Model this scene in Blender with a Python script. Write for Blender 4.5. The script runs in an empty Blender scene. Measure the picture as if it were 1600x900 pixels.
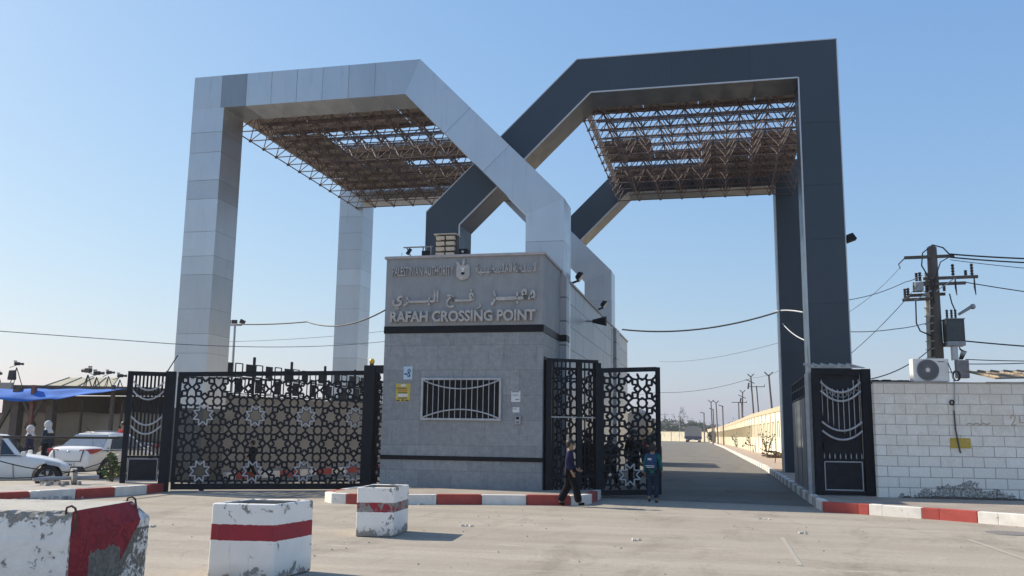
import bpy, bmesh, math, random
from mathutils import Vector, Matrix, Quaternion
R = math.radians
rnd = random.Random(7)
SC = bpy.context.scene
COL = SC.collection

# ------------------------------------------------------------------ camera, sky, sun, exposure
cd = bpy.data.cameras.new('camera'); cam = bpy.data.objects.new('camera', cd); COL.objects.link(cam)
cd.sensor_width = 36.0; cd.lens = 1405.4 / 1600 * 36.0; cd.clip_start = 0.1; cd.clip_end = 5000
_y, _p, _r = R(12.974), R(9.212), R(0.787)
fw = Vector((-math.sin(_y) * math.cos(_p), math.cos(_y) * math.cos(_p), math.sin(_p)))
rt0 = Vector((math.cos(_y), math.sin(_y), 0)); up0 = rt0.cross(fw)
rt = rt0 * math.cos(_r) + up0 * math.sin(_r); up = up0 * math.cos(_r) - rt0 * math.sin(_r)
cm = Matrix((rt, up, -fw)).transposed().to_4x4(); cm.translation = (0, 0, 1.45)
cam.matrix_world = cm
SC.camera = cam

SUN_EL = 36.0
SUN_AZ = Vector((-1.0, 0.17, 0)).normalized()          # horizontal direction towards the sun
w = bpy.data.worlds.new('World'); SC.world = w; w.use_nodes = True
wn = w.node_tree.nodes; wl = w.node_tree.links
sky = wn.new('ShaderNodeTexSky'); sky.sky_type = 'NISHITA'; sky.sun_disc = False
sky.sun_elevation = R(SUN_EL); sky.sun_rotation = math.atan2(SUN_AZ.x, SUN_AZ.y)
sky.air_density = 1.5; sky.dust_density = 1.0; sky.ozone_density = 6.0; sky.altitude = 50
EXPO = 0.64
sx_ = wn.new('ShaderNodeSeparateColor'); wl.new(sky.outputs[0], sx_.inputs[0])     # soft hazy sky: gentler gradient than the bare model
cx_ = wn.new('ShaderNodeCombineColor')
for i_, (g_, k_) in enumerate(((.80, 1.20), (.65, 1.09), (.40, 1.075))):
    m1 = wn.new('ShaderNodeMath'); m1.operation = 'MULTIPLY'; m1.inputs[1].default_value = .1; wl.new(sx_.outputs[i_], m1.inputs[0])
    m2 = wn.new('ShaderNodeMath'); m2.operation = 'POWER'; m2.inputs[1].default_value = g_; wl.new(m1.outputs[0], m2.inputs[0])
    m3 = wn.new('ShaderNodeMath'); m3.operation = 'MULTIPLY'; m3.inputs[1].default_value = k_ / (.1 * 2 ** EXPO); wl.new(m2.outputs[0], m3.inputs[0])
    wl.new(m3.outputs[0], cx_.inputs[i_])
bg = wn['Background']; wl.new(cx_.outputs[0], bg.inputs[0]); bg.inputs[1].default_value = 0.1
sd = bpy.data.lights.new('sun', 'SUN'); sun = bpy.data.objects.new('sun', sd); COL.objects.link(sun)
sd.energy = 4.3; sd.angle = R(0.5); sd.color = (1.0, 0.91, 0.77)
ldir = -(SUN_AZ * math.cos(R(SUN_EL)) + Vector((0, 0, math.sin(R(SUN_EL)))))
sun.rotation_mode = 'QUATERNION'; sun.rotation_quaternion = ldir.to_track_quat('-Z', 'Y')
SC.view_settings.view_transform = 'Standard'; SC.view_settings.look = 'None'
SC.view_settings.exposure = EXPO; SC.view_settings.gamma = 1.0
SC.view_settings.use_curve_mapping = False
try:
    SC.cycles.use_denoising = True
    SC.cycles.max_bounces = 8
except Exception:
    pass

# ------------------------------------------------------------------ materials
def newmat(name):
    m = bpy.data.materials.new(name); m.use_nodes = True
    n = m.node_tree.nodes; l = m.node_tree.links
    return m, n, l, n['Principled BSDF']
def setin(b, **k):
    for a, v in k.items(): b.inputs[a.replace('_', ' ')].default_value = v
def noise(n, l, co, scale, detail=4, rough=.55, stretch=None, dist=0.0):
    t = n.new('ShaderNodeTexNoise'); t.inputs['Scale'].default_value = scale
    t.inputs['Detail'].default_value = detail; t.inputs['Roughness'].default_value = rough
    t.inputs['Distortion'].default_value = dist
    if stretch:
        mp = n.new('ShaderNodeMapping'); mp.inputs['Scale'].default_value = stretch
        l.new(co, mp.inputs[0]); l.new(mp.outputs[0], t.inputs['Vector'])
    else:
        l.new(co, t.inputs['Vector'])
    return t.outputs['Fac']
def ramp(n, l, fac, lo, hi, a=(0, 0, 0, 1), b=(1, 1, 1, 1)):
    r = n.new('ShaderNodeValToRGB'); r.color_ramp.elements[0].position = lo; r.color_ramp.elements[1].position = hi
    r.color_ramp.elements[0].color = a; r.color_ramp.elements[1].color = b
    l.new(fac, r.inputs[0]); return r.outputs[0]
def mix(n, l, fac, a, b, mode='MIX'):
    x = n.new('ShaderNodeMix'); x.data_type = 'RGBA'; x.blend_type = mode
    if isinstance(fac, (int, float)): x.inputs[0].default_value = fac
    else: l.new(fac, x.inputs[0])
    for i, v in ((6, a), (7, b)):
        if isinstance(v, (tuple, list)): x.inputs[i].default_value = (*v[:3], 1)
        else: l.new(v, x.inputs[i])
    return x.outputs[2]
def mth(n, l, op, a, b=None, c=None):
    x = n.new('ShaderNodeMath'); x.operation = op
    for i, v in enumerate((a, b, c)):
        if v is None: continue
        if isinstance(v, (int, float)): x.inputs[i].default_value = v
        else: l.new(v, x.inputs[i])
    return x.outputs[0]
def objco(n): return n.new('ShaderNodeTexCoord').outputs['Object']
def bump(n, l, b, h, strength=.3, dist=.01):
    x = n.new('ShaderNodeBump'); x.inputs['Strength'].default_value = strength; x.inputs['Distance'].default_value = dist
    l.new(h, x.inputs['Height']); l.new(x.outputs[0], b.inputs['Normal'])
def sc3(c, k): return tuple(min(1, x * k) for x in c[:3])
MATS = {}
def simple(name, base, rough=.6, metal=0.0, var=.18, scale=6.0, bmp=0.0, bscale=60.0, spec=.5, dirt=None, emis=None, stretch=None):
    if name in MATS: return MATS[name]
    m, n, l, b = newmat(name); co = objco(n)
    f = noise(n, l, co, scale, 6, .6, stretch)
    c = mix(n, l, ramp(n, l, f, .3, .7), sc3(base, 1 - var), sc3(base, 1 + var))
    if dirt:
        d = noise(n, l, co, dirt[0], 8, .7)
        c = mix(n, l, ramp(n, l, d, dirt[1], dirt[1] + .12), c, dirt[2])
    l.new(c, b.inputs['Base Color'])
    setin(b, Roughness=rough, Metallic=metal); b.inputs['Specular IOR Level'].default_value = spec
    if bmp: bump(n, l, b, noise(n, l, co, bscale, 4, .6), bmp)
    MATS[name] = m; return m

# cladding panels: small tint differences per panel stored as a face attribute
def cladding(name, base, rough, metal, amt):
    m, n, l, b = newmat(name); co = objco(n)
    at = n.new('ShaderNodeAttribute'); at.attribute_name = 'tint'
    f = noise(n, l, co, 1.2, 6, .6, (1, 1, .35))
    c = mix(n, l, ramp(n, l, f, .3, .7), sc3(base, 1 - amt), sc3(base, 1 + amt))
    d = noise(n, l, co, 3.0, 8, .7, (3, 3, .25))
    c = mix(n, l, ramp(n, l, d, .55, .8), c, sc3(base, .78))
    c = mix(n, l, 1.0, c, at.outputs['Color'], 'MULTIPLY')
    l.new(c, b.inputs['Base Color']); setin(b, Roughness=rough, Metallic=metal)
    rr = ramp(n, l, noise(n, l, co, 2.5, 5), .3, .75, (rough * .85,) * 3 + (1,), (min(1, rough * 1.25),) * 3 + (1,))
    l.new(rr, b.inputs['Roughness'])
    return m
M_WHITE_CLAD = cladding('white_aluminium_cladding', (.52, .535, .55), .32, 0.75, .05)
M_DARK_CLAD = cladding('charcoal_aluminium_cladding', (.029, .045, .064), .38, 0.0, .08)
M_TRIM = simple('pale_edge_trim', (.50, .51, .52), .4, .3, .08)
M_RUST = simple('rusty_steel_tube', (.125, .088, .082), .6, .1, .35, 3.0)
M_SHEET = simple('stained_roof_sheet', (.32, .26, .215), .75, 0, .3, 1.5, dirt=(2.0, .52, (.20, .14, .11)))

def mat_granite():
    m, n, l, b = newmat('grey_granite_tiles')
    tc = n.new('ShaderNodeTexCoord'); co = tc.outputs['Object']
    sp = n.new('ShaderNodeSeparateXYZ'); l.new(co, sp.inputs[0])
    h = mth(n, l, 'ADD', sp.outputs[0], sp.outputs[1])
    cb = n.new('ShaderNodeCombineXYZ'); l.new(h, cb.inputs[0]); l.new(sp.outputs[2], cb.inputs[1])
    br = n.new('ShaderNodeTexBrick'); l.new(cb.outputs[0], br.inputs['Vector'])
    br.offset = .5; br.inputs['Scale'].default_value = 1.0
    br.inputs['Brick Width'].default_value = .80; br.inputs['Row Height'].default_value = .585
    br.inputs['Mortar Size'].default_value = .007; br.inputs['Mortar Smooth'].default_value = .3
    br.inputs['Color1'].default_value = (.235, .25, .26, 1); br.inputs['Color2'].default_value = (.285, .30, .308, 1)
    br.inputs['Mortar'].default_value = (.185, .195, .20, 1)
    f1 = noise(n, l, co, 42, 5, .85); f2 = noise(n, l, co, 7, 6, .65)
    c = mix(n, l, 1.0, br.outputs['Color'], ramp(n, l, f1, .34, .66, (.62, .62, .63, 1), (1.34, 1.33, 1.31, 1)), 'MULTIPLY')
    c = mix(n, l, 1.0, c, ramp(n, l, f2, .3, .7, (.78, .79, .80, 1), (1.16, 1.15, 1.14, 1)), 'MULTIPLY')
    st = noise(n, l, co, 5.5, 6, .7, (2.2, 2.2, .3))
    c = mix(n, l, ramp(n, l, st, .56, .74), c, (.16, .165, .175))
    l.new(c, b.inputs['Base Color']); setin(b, Roughness=.55)
    bump(n, l, b, f1, .12, .004)
    return m
M_GRANITE = mat_granite()
def mat_fascia():
    m, n, l, b = newmat('grey_stone_fascia'); co = objco(n)
    f1 = noise(n, l, co, 80, 3, .8); f2 = noise(n, l, co, 3, 7, .7, (1, 1, .6))
    c = mix(n, l, ramp(n, l, f2, .3, .7), (.225, .238, .25), (.315, .325, .332))
    c = mix(n, l, 1.0, c, ramp(n, l, f1, .35, .65, (.8, .8, .8, 1), (1.15, 1.15, 1.15, 1)), 'MULTIPLY')
    st = noise(n, l, co, 4, 6, .7, (2.5, 2.5, .25))
    c = mix(n, l, ramp(n, l, st, .58, .72), c, (.165, .165, .17))
    l.new(c, b.inputs['Base Color']); setin(b, Roughness=.6); bump(n, l, b, f1, .12, .004)
    return m
M_FASCIA = mat_fascia()
def mat_sidepanel():
    m, n, l, b = newmat('grey_side_panels')
    tc = n.new('ShaderNodeTexCoord'); co = tc.outputs['Object']
    sp = n.new('ShaderNodeSeparateXYZ'); l.new(co, sp.inputs[0])
    cb = n.new('ShaderNodeCombineXYZ'); l.new(mth(n, l, 'ADD', sp.outputs[1], sp.outputs[0]), cb.inputs[0]); l.new(sp.outputs[2], cb.inputs[1])
    br = n.new('ShaderNodeTexBrick'); l.new(cb.outputs[0], br.inputs['Vector']); br.offset = .5
    br.inputs['Scale'].default_value = 1.0; br.inputs['Brick Width'].default_value = 1.55; br.inputs['Row Height'].default_value = .62
    br.inputs['Mortar Size'].default_value = .016; br.inputs['Color1'].default_value = (.36, .365, .37, 1)
    br.inputs['Color2'].default_value = (.43, .435, .44, 1); br.inputs['Mortar'].default_value = (.09, .09, .10, 1)
    f2 = noise(n, l, co, 2.5, 6, .65, (1, 1, .4))
    c = mix(n, l, 1.0, br.outputs['Color'], ramp(n, l, f2, .3, .7, (.8, .81, .82, 1), (1.1, 1.1, 1.1, 1)), 'MULTIPLY')
    l.new(c, b.inputs['Base Color']); setin(b, Roughness=.4)
    return m
M_SIDE = mat_sidepanel()
M_BAND = simple('black_stone_band', (.008, .009, .012), .45, 0, .3, spec=.15)
M_COPING = simple('pale_coping', (.40, .37, .36), .6, 0, .15)
M_LETTER = simple('dull_metal_lettering', (.42, .395, .37), .5, .15, .25, 9, dirt=(14, .6, (.16, .15, .15)))
M_BLACKIRON = simple('black_painted_iron', (.009, .011, .017), .6, 0, .3, 8, bmp=.05, spec=.22)
M_DUSTYIRON = simple('dusty_black_sheet', (.012, .014, .02), .6, 0, .4, 4, dirt=(3, .6, (.03, .03, .03)), spec=.25)
M_SILVER = simple('silver_painted_iron', (.42, .42, .43), .5, .1, .2)
M_GLASS_DARK = simple('dark_window_glass', (.006, .007, .009), .35, 0, .6, 30, spec=.12)
M_ASPHALT_RUBBER = simple('tyre_rubber', (.02, .02, .021), .8, 0, .2)
M_RIM = simple('alloy_rim', (.42, .42, .44), .3, .7, .1)
M_GALV = simple('galvanised_grey', (.33, .34, .35), .45, .4, .15)
M_CABLE = simple('black_cable', (.02, .02, .022), .6)
M_SAND = None

def mat_ground(name, a, bcol, dark, light, sc=1.0, joints=False, tar=.0):
    m, n, l, b = newmat(name); co = n.new('ShaderNodeNewGeometry').outputs['Position']
    f = noise(n, l, co, .35 * sc, 8, .62); c = mix(n, l, ramp(n, l, f, .3, .7), a, bcol)
    f2 = noise(n, l, co, .9 * sc, 9, .68, (1, .35, 1), .6); c = mix(n, l, ramp(n, l, f2, .52, .70), c, dark)
    f3 = noise(n, l, co, 1.7 * sc, 9, .72, (.55, 1.5, 1), .9); c = mix(n, l, ramp(n, l, f3, .57, .74), c, light)
    f4 = noise(n, l, co, 130, 3, .8); c = mix(n, l, 1.0, c, ramp(n, l, f4, .32, .68, (.74, .74, .74, 1), (1.2, 1.2, 1.2, 1)), 'MULTIPLY')
    f7 = noise(n, l, co, 18, 5, .75); c = mix(n, l, 1.0, c, ramp(n, l, f7, .30, .62, (.86, .86, .86, 1), (1.05, 1.05, 1.05, 1)), 'MULTIPLY')
    f5 = noise(n, l, co, 5.0, 10, .75, (.25, 1.6, 1), 1.2); c = mix(n, l, ramp(n, l, f5, .66, .72), c, sc3(dark, .8))
    f8 = noise(n, l, co, 1.1, 6, .6, (.10, 1.3, 1), .3); c = mix(n, l, 1.0, c, ramp(n, l, f8, .32, .62, (.86, .855, .85, 1), (1.05, 1.05, 1.04, 1)), 'MULTIPLY')
    f9 = noise(n, l, co, .55, 3, .5); c = mix(n, l, mth(n, l, 'MULTIPLY', ramp(n, l, f9, .60, .66), .35), c, dark)
    # fine cracks
    v = n.new('ShaderNodeTexVoronoi'); v.feature = 'DISTANCE_TO_EDGE'; v.inputs['Scale'].default_value = .33
    wv = n.new('ShaderNodeVectorMath'); wv.operation = 'ADD'
    nz = n.new('ShaderNodeTexNoise'); nz.inputs['Scale'].default_value = 1.3; nz.inputs['Detail'].default_value = 8
    l.new(co, nz.inputs['Vector']); l.new(co, wv.inputs[0]); l.new(nz.outputs['Color'], wv.inputs[1]); l.new(wv.outputs[0], v.inputs['Vector'])
    crack = ramp(n, l, v.outputs['Distance'], .002, .007, (1, 1, 1, 1), (0, 0, 0, 1))
    gate = ramp(n, l, noise(n, l, co, .25, 3), .50, .62)
    c = mix(n, l, mth(n, l, 'MULTIPLY', mth(n, l, 'MULTIPLY', crack, gate), .45), c, sc3(dark, .5))
    l.new(c, b.inputs['Base Color']); setin(b, Roughness=.93); b.inputs['Specular IOR Level'].default_value = .25
    hh = mth(n, l, 'ADD', mth(n, l, 'MULTIPLY', f4, .5), noise(n, l, co, 22, 6, .7))
    bump(n, l, b, hh, .35, .012)
    return m
M_YARD = mat_ground('dusty_concrete_yard', (.335, .292, .236), (.395, .352, .292), (.245, .212, .172), (.46, .415, .345))
M_ROAD = mat_ground('worn_asphalt_road', (.165, .15, .125), (.205, .188, .16), (.12, .11, .095), (.26, .24, .205))
M_EARTH = mat_ground('sandy_ground', (.36, .30, .22), (.42, .35, .265), (.27, .22, .165), (.46, .39, .30), .5)
def mat_pavers(name, a, bcol, mort):
    m, n, l, b = newmat(name); co = n.new('ShaderNodeNewGeometry').outputs['Position']
    br = n.new('ShaderNodeTexBrick'); l.new(co, br.inputs['Vector']); br.inputs['Scale'].default_value = 1
    br.inputs['Brick Width'].default_value = .22; br.inputs['Row Height'].default_value = .11; br.inputs['Mortar Size'].default_value = .008
    br.inputs['Color1'].default_value = (*a, 1); br.inputs['Color2'].default_value = (*bcol, 1); br.inputs['Mortar'].default_value = (*mort, 1)
    f = noise(n, l, co, 1.4, 8, .7)
    c = mix(n, l, ramp(n, l, f, .42, .68), br.outputs['Color'], (.37, .32, .25))
    c = mix(n, l, 1.0, c, ramp(n, l, noise(n, l, co, 45, 4, .8), .3, .7, (.75, .75, .75, 1), (1.15, 1.15, 1.15, 1)), 'MULTIPLY')
    l.new(c, b.inputs['Base Color']); setin(b, Roughness=.9); bump(n, l, b, br.outputs['Fac'], -.4, .006)
    return m
M_PAVER = mat_pavers('interlocking_pavers', (.34, .29, .24), (.30, .24, .20), (.17, .145, .12))
M_PINKPAVE = mat_pavers('dusty_pink_paving', (.38, .27, .21), (.42, .32, .25), (.26, .2, .16))
def mat_paint(name, paint, conc=(.30, .27, .23), thr=.60, sc=9, soft=.05, dirt=.0):
    m, n, l, b = newmat(name); co = objco(n)
    f = noise(n, l, co, sc, 10, .72, None, .4)
    k = ramp(n, l, f, thr, thr + soft)
    g = noise(n, l, co, 3.0, 8, .65)
    p = mix(n, l, ramp(n, l, g, .35, .75), paint, sc3(paint, .72))
    cc = mix(n, l, ramp(n, l, noise(n, l, co, 40, 5, .7), .3, .7), sc3(conc, .75), sc3(conc, 1.15))
    c = mix(n, l, k, p, cc)
    l.new(c, b.inputs['Base Color']); setin(b, Roughness=.8)
    bump(n, l, b, mth(n, l, 'ADD', mth(n, l, 'MULTIPLY', k, -.6), mth(n, l, 'MULTIPLY', noise(n, l, co, 30, 5, .7), .5)), .35, .008)
    return m
M_KERB_RED = mat_paint('red_kerb_paint', (.42, .07, .055), (.30, .26, .22), .63)
M_KERB_WHITE = mat_paint('white_kerb_paint', (.80, .76, .69), (.36, .33, .29), .61)
M_KERB_PALE = mat_paint('faded_kerb_paint', (.50, .46, .40), (.34, .29, .24), .50)
M_CONC = simple('bare_concrete', (.34, .31, .27), .9, 0, .22, 2.5, bmp=.3, bscale=40, dirt=(5, .6, (.24, .21, .18)))

def mat_blockwall():
    m, n, l, b = newmat('whitewashed_block_wall'); co = objco(n)
    sp = n.new('ShaderNodeSeparateXYZ'); l.new(co, sp.inputs[0])
    cb = n.new('ShaderNodeCombineXYZ'); l.new(sp.outputs[0], cb.inputs[0])
    l.new(mth(n, l, 'ADD', sp.outputs[2], -.005), cb.inputs[1])
    wz = n.new('ShaderNodeVectorMath'); wz.operation = 'MULTIPLY_ADD'
    nz = n.new('ShaderNodeTexNoise'); nz.inputs['Scale'].default_value = 3.5; nz.inputs['Detail'].default_value = 6; l.new(co, nz.inputs['Vector'])
    l.new(nz.outputs['Color'], wz.inputs[0]); wz.inputs[1].default_value = (.022, .022, 0); l.new(cb.outputs[0], wz.inputs[2])
    br = n.new('ShaderNodeTexBrick'); l.new(wz.outputs[0], br.inputs['Vector']); br.offset = .5
    br.inputs['Scale'].default_value = 1; br.inputs['Brick Width'].default_value = .445; br.inputs['Row Height'].default_value = .2265
    br.inputs['Mortar Size'].default_value = .008; br.inputs['Mortar Smooth'].default_value = .35
    br.inputs['Color1'].default_value = (.86, .81, .71, 1); br.inputs['Color2'].default_value = (.93, .88, .79, 1); br.inputs['Mortar'].default_value = (.34, .31, .27, 1)
    f = noise(n, l, co, 2.2, 8, .7); zf = mth(n, l, 'MULTIPLY', sp.outputs[2], .16)
    d = ramp(n, l, mth(n, l, 'ADD', f, mth(n, l, 'SUBTRACT', zf, .22)), .42, .66)
    c = mix(n, l, mth(n, l, 'MULTIPLY', d, .5), br.outputs['Color'], (.62, .53, .41))
    c = mix(n, l, 1.0, c, ramp(n, l, noise(n, l, co, 16, 7, .75), .28, .7, (.86, .855, .85, 1), (1.06, 1.06, 1.06, 1)), 'MULTIPLY')
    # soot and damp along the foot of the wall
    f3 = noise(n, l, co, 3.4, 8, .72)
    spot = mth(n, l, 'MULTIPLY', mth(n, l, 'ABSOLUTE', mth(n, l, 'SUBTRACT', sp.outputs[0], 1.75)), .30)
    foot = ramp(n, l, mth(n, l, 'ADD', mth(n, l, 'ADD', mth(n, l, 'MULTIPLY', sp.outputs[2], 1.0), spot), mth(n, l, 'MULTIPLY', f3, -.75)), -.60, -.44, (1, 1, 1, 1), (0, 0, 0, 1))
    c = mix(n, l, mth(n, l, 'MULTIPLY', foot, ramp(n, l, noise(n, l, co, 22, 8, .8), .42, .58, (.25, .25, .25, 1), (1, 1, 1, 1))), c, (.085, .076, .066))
    l.new(c, b.inputs['Base Color']); setin(b, Roughness=.88)
    h = mth(n, l, 'ADD', mth(n, l, 'MULTIPLY', br.outputs['Fac'], -1.0), mth(n, l, 'MULTIPLY', noise(n, l, co, 25, 6, .7), .35))
    bump(n, l, b, h, .55, .012)
    return m
M_BLOCK = mat_blockwall()
M_CREAM = simple('cream_painted_wall', (.80, .72, .52), .85, 0, .08, .8, dirt=(1.2, .6, (.66, .57, .40)))
M_CREAM_DK = simple('cream_pilaster', (.42, .36, .25), .85, 0, .12)
M_CREAMCOP = simple('buff_coping', (.55, .42, .28), .85, 0, .15)
M_BEIGEWALL = simple('beige_rendered_wall', (.30, .27, .23), .9, 0, .15, .9, bmp=.1, bscale=25, dirt=(1.1, .6, (.22, .2, .175)))

# ------------------------------------------------------------------ mesh builder and tagging
class MB:
    def __init__(s): s.v = []; s.f = []; s.m = []; s.t = []; s.cm = 0; s.ct = 1.0
    def add(s, vs, fs):
        o = len(s.v); s.v += [Vector(p) for p in vs]
        for f in fs: s.f.append([i + o for i in f]); s.m.append(s.cm); s.t.append(s.ct)
        return s
    def hexa(s, p):   # p: 4 bottom (ccw), 4 top
        return s.add(p, [(3, 2, 1, 0), (4, 5, 6, 7), (0, 1, 5, 4), (1, 2, 6, 5), (2, 3, 7, 6), (3, 0, 4, 7)])
    def box(s, c, d, rz=0.0, taper=(1, 1), rot=None):
        x, y, z = d[0] / 2, d[1] / 2, d[2] / 2; tx, ty = taper
        P = [(-x, -y, -z), (x, -y, -z), (x, y, -z), (-x, y, -z), (-x * tx, -y * ty, z), (x * tx, -y * ty, z), (x * tx, y * ty, z), (-x * tx, y * ty, z)]
        Mx = rot.to_3x3() if rot else Matrix.Rotation(rz, 3, 'Z')
        return s.hexa([Mx @ Vector(q) + Vector(c) for q in P])
    def b2(s, lo, hi): return s.box([(a + b) / 2 for a, b in zip(lo, hi)], [b - a for a, b in zip(lo, hi)])
    def bar(s, p, q, wd, dp, upv=(0, 0, 1)):     # rectangular bar from p to q
        p, q = Vector(p), Vector(q); d = q - p; L = d.length
        if L < 1e-6: return s
        d.normalize(); u = Vector(upv)
        if abs(d.dot(u)) > .98: u = Vector((0, 1, 0))
        a = d.cross(u).normalized(); b = a.cross(d)
        a *= wd / 2; b *= dp / 2
        return s.hexa([p - a - b, p + a - b, p + a + b, p - a + b, q - a - b, q + a - b, q + a + b, q - a + b])
    def tube(s, pts, r, n=6, closed=False, caps=True):
        pts = [Vector(p) for p in pts]; k = len(pts)
        rs = r if isinstance(r, (list, tuple)) else [r] * k
        vs = []; prev = None
        for i in range(k):
            a = pts[(i - 1) % k] if (closed or i > 0) else pts[i]; b = pts[(i + 1) % k] if (closed or i < k - 1) else pts[i]
            d = (b - a)
            d = d.normalized() if d.length > 1e-9 else Vector((0, 0, 1))
            if prev is None:
                u = Vector((0, 0, 1)) if abs(d.z) < .9 else Vector((1, 0, 0)); e = d.cross(u).normalized()
            else:
                e = (prev - d * prev.dot(d)); e = e.normalized() if e.length > 1e-6 else d.orthogonal().normalized()
            prev = e; g = d.cross(e)
            for j in range(n):
                t = 2 * math.pi * j / n
                vs.append(pts[i] + (e * math.cos(t) + g * math.sin(t)) * rs[i])
        fs = []
        for i in range(k if closed else k - 1):
            i2 = (i + 1) % k
            for j in range(n): fs.append((i * n + j, i * n + (j + 1) % n, i2 * n + (j + 1) % n, i2 * n + j))
        if caps and not closed:
            fs.append(tuple(range(n - 1, -1, -1))); fs.append(tuple(range((k - 1) * n, k * n)))
        return s.add(vs, fs)
    def cyl(s, p, q, r1, r2=None, n=16): return s.tube([p, q], [r1, r1 if r2 is None else r2], n)
    def ball(s, c, r, n=10, m=6):
        c = Vector(c); r = r if isinstance(r, (tuple, list)) else (r, r, r)
        vs = [c + Vector((0, 0, -r[2]))]
        for i in range(1, m):
            a = math.pi * i / m - math.pi / 2
            for j in range(n):
                t = 2 * math.pi * j / n
                vs.append(c + Vector((math.cos(a) * math.cos(t) * r[0], math.cos(a) * math.sin(t) * r[1], math.sin(a) * r[2])))
        vs.append(c + Vector((0, 0, r[2]))); fs = []
        for j in range(n): fs.append((0, 1 + (j + 1) % n, 1 + j))
        for i in range(m - 2):
            for j in range(n):
                a = 1 + i * n; fs.append((a + j, a + (j + 1) % n, a + n + (j + 1) % n, a + n + j))
        a = 1 + (m - 2) * n
        for j in range(n): fs.append((a + j, a + (j + 1) % n, len(vs) - 1))
        return s.add(vs, fs)
    def prism(s, poly, o, u, v, h):    # polygon in plane (o,u,v) extruded by vector h
        o, u, v, h = map(Vector, (o, u, v, h)); k = len(poly)
        A = [o + u * a + v * b for a, b in poly]; B = [p + h for p in A]
        fs = [tuple(range(k - 1, -1, -1)), tuple(range(k, 2 * k))] + [(i, (i + 1) % k, k + (i + 1) % k, k + i) for i in range(k)]
        return s.add(A + B, fs)
    def lathe(s, prof, c, n=20):       # prof: (r,z)
        c = Vector(c); vs = []; fs = []
        for r_, z in prof:
            for j in range(n):
                t = 2 * math.pi * j / n; vs.append(c + Vector((math.cos(t) * r_, math.sin(t) * r_, z)))
        for i in range(len(prof) - 1):
            for j in range(n): fs.append((i * n + j, i * n + (j + 1) % n, (i + 1) * n + (j + 1) % n, (i + 1) * n + j))
        fs.append(tuple(range(n - 1, -1, -1))); fs.append(tuple(range((len(prof) - 1) * n, len(prof) * n)))
        return s.add(vs, fs)
    def build(s, name, mats, parent=None, world=True, smooth=False, bevel=0, bseg=2, sub=0, fixn=True):
        me = bpy.data.meshes.new(name)
        vs = s.v
        if parent is not None and world:
            mi = WM[parent.name].inverted(); vs = [mi @ p for p in vs]
        me.from_pydata([tuple(p) for p in vs], [], s.f)
        if not isinstance(mats, (list, tuple)): mats = [mats]
        for m in mats: me.materials.append(m)
        me.polygons.foreach_set('material_index', s.m)
        if any(abs(t - 1) > 1e-6 for t in s.t):
            at = me.color_attributes.new('tint', 'FLOAT_COLOR', 'CORNER')
            for p in me.polygons:
                for li in p.loop_indices: at.data[li].color = (s.t[p.index],) * 3 + (1,)
        if fixn:
            bm = bmesh.new(); bm.from_mesh(me); bmesh.ops.recalc_face_normals(bm, faces=bm.faces); bm.to_mesh(me); bm.free()
        if smooth: me.polygons.foreach_set('use_smooth', [True] * len(me.polygons))
        o = bpy.data.objects.new(name, me); COL.objects.link(o)
        if parent is not None:
            o.parent = parent
            WM[o.name] = WM[parent.name].copy()
        else: WM[o.name] = Matrix.Identity(4)
        if sub:
            q = o.modifiers.new('sub', 'SUBSURF'); q.levels = sub; q.render_levels = sub
        if bevel:
            q = o.modifiers.new('bevel', 'BEVEL'); q.width = bevel; q.segments = bseg; q.limit_method = 'ANGLE'; q.angle_limit = R(40)
        return o
WM = {}
def tag(o, label, cat, group=None, kind=None):
    o['label'] = label; o['category'] = cat
    if group: o['group'] = group
    if kind: o['kind'] = kind
    return o
def thing(name, label, cat, loc=(0, 0, 0), rz=0.0, group=None):
    o = bpy.data.objects.new(name, None); COL.objects.link(o); o.empty_display_size = .2
    o.location = loc; o.rotation_euler = (0, 0, rz)
    WM[o.name] = Matrix.Translation(loc) @ Matrix.Rotation(rz, 4, 'Z')
    return tag(o, label, cat, group)
def struct(mb, name, mats, label, **k):
    o = mb.build(name, mats, **k); o['kind'] = 'structure'; o['label'] = label; o['category'] = name.split('_')[-1]
    return o
def single(mb, name, mats, label, cat, loc, group=None, **k):
    """a thing that is one mesh: move its origin to loc"""
    mb.v = [p - Vector(loc) for p in mb.v]
    o = mb.build(name, mats, **k); o.location = loc; WM[o.name] = Matrix.Translation(loc)
    return tag(o, label, cat, group)

# ------------------------------------------------------------------ ground, road, pavements
def sheet(poly, z):
    b = MB(); b.add([(x, y, z) for x, y in poly], [tuple(range(len(poly)))]); return b
struct(sheet([(-1500, -300), (1500, -300), (1500, 2500), (-1500, 2500)], -.012), 'ground', M_EARTH, 'flat sandy ground reaching to the horizon', fixn=False)
struct(sheet([(-60, -30), (40, -30), (40, 20.6), (-2.7, 21.6), (-60, 45)], -.004), 'yard', M_YARD, 'dusty pale concrete forecourt in front of the gates', fixn=False)
struct(sheet([(-14.5, 24.5), (-8, 21.6), (-2.7, 21.55), (2.05, 20.7), (2.05, 43), (1.6, 65), (.5, 123), (-2.1, 219), (-3.2, 262), (-60, 262), (-60, 60)], .001), 'road', M_ROAD, 'worn grey asphalt road running through the gateway', fixn=False)

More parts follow.
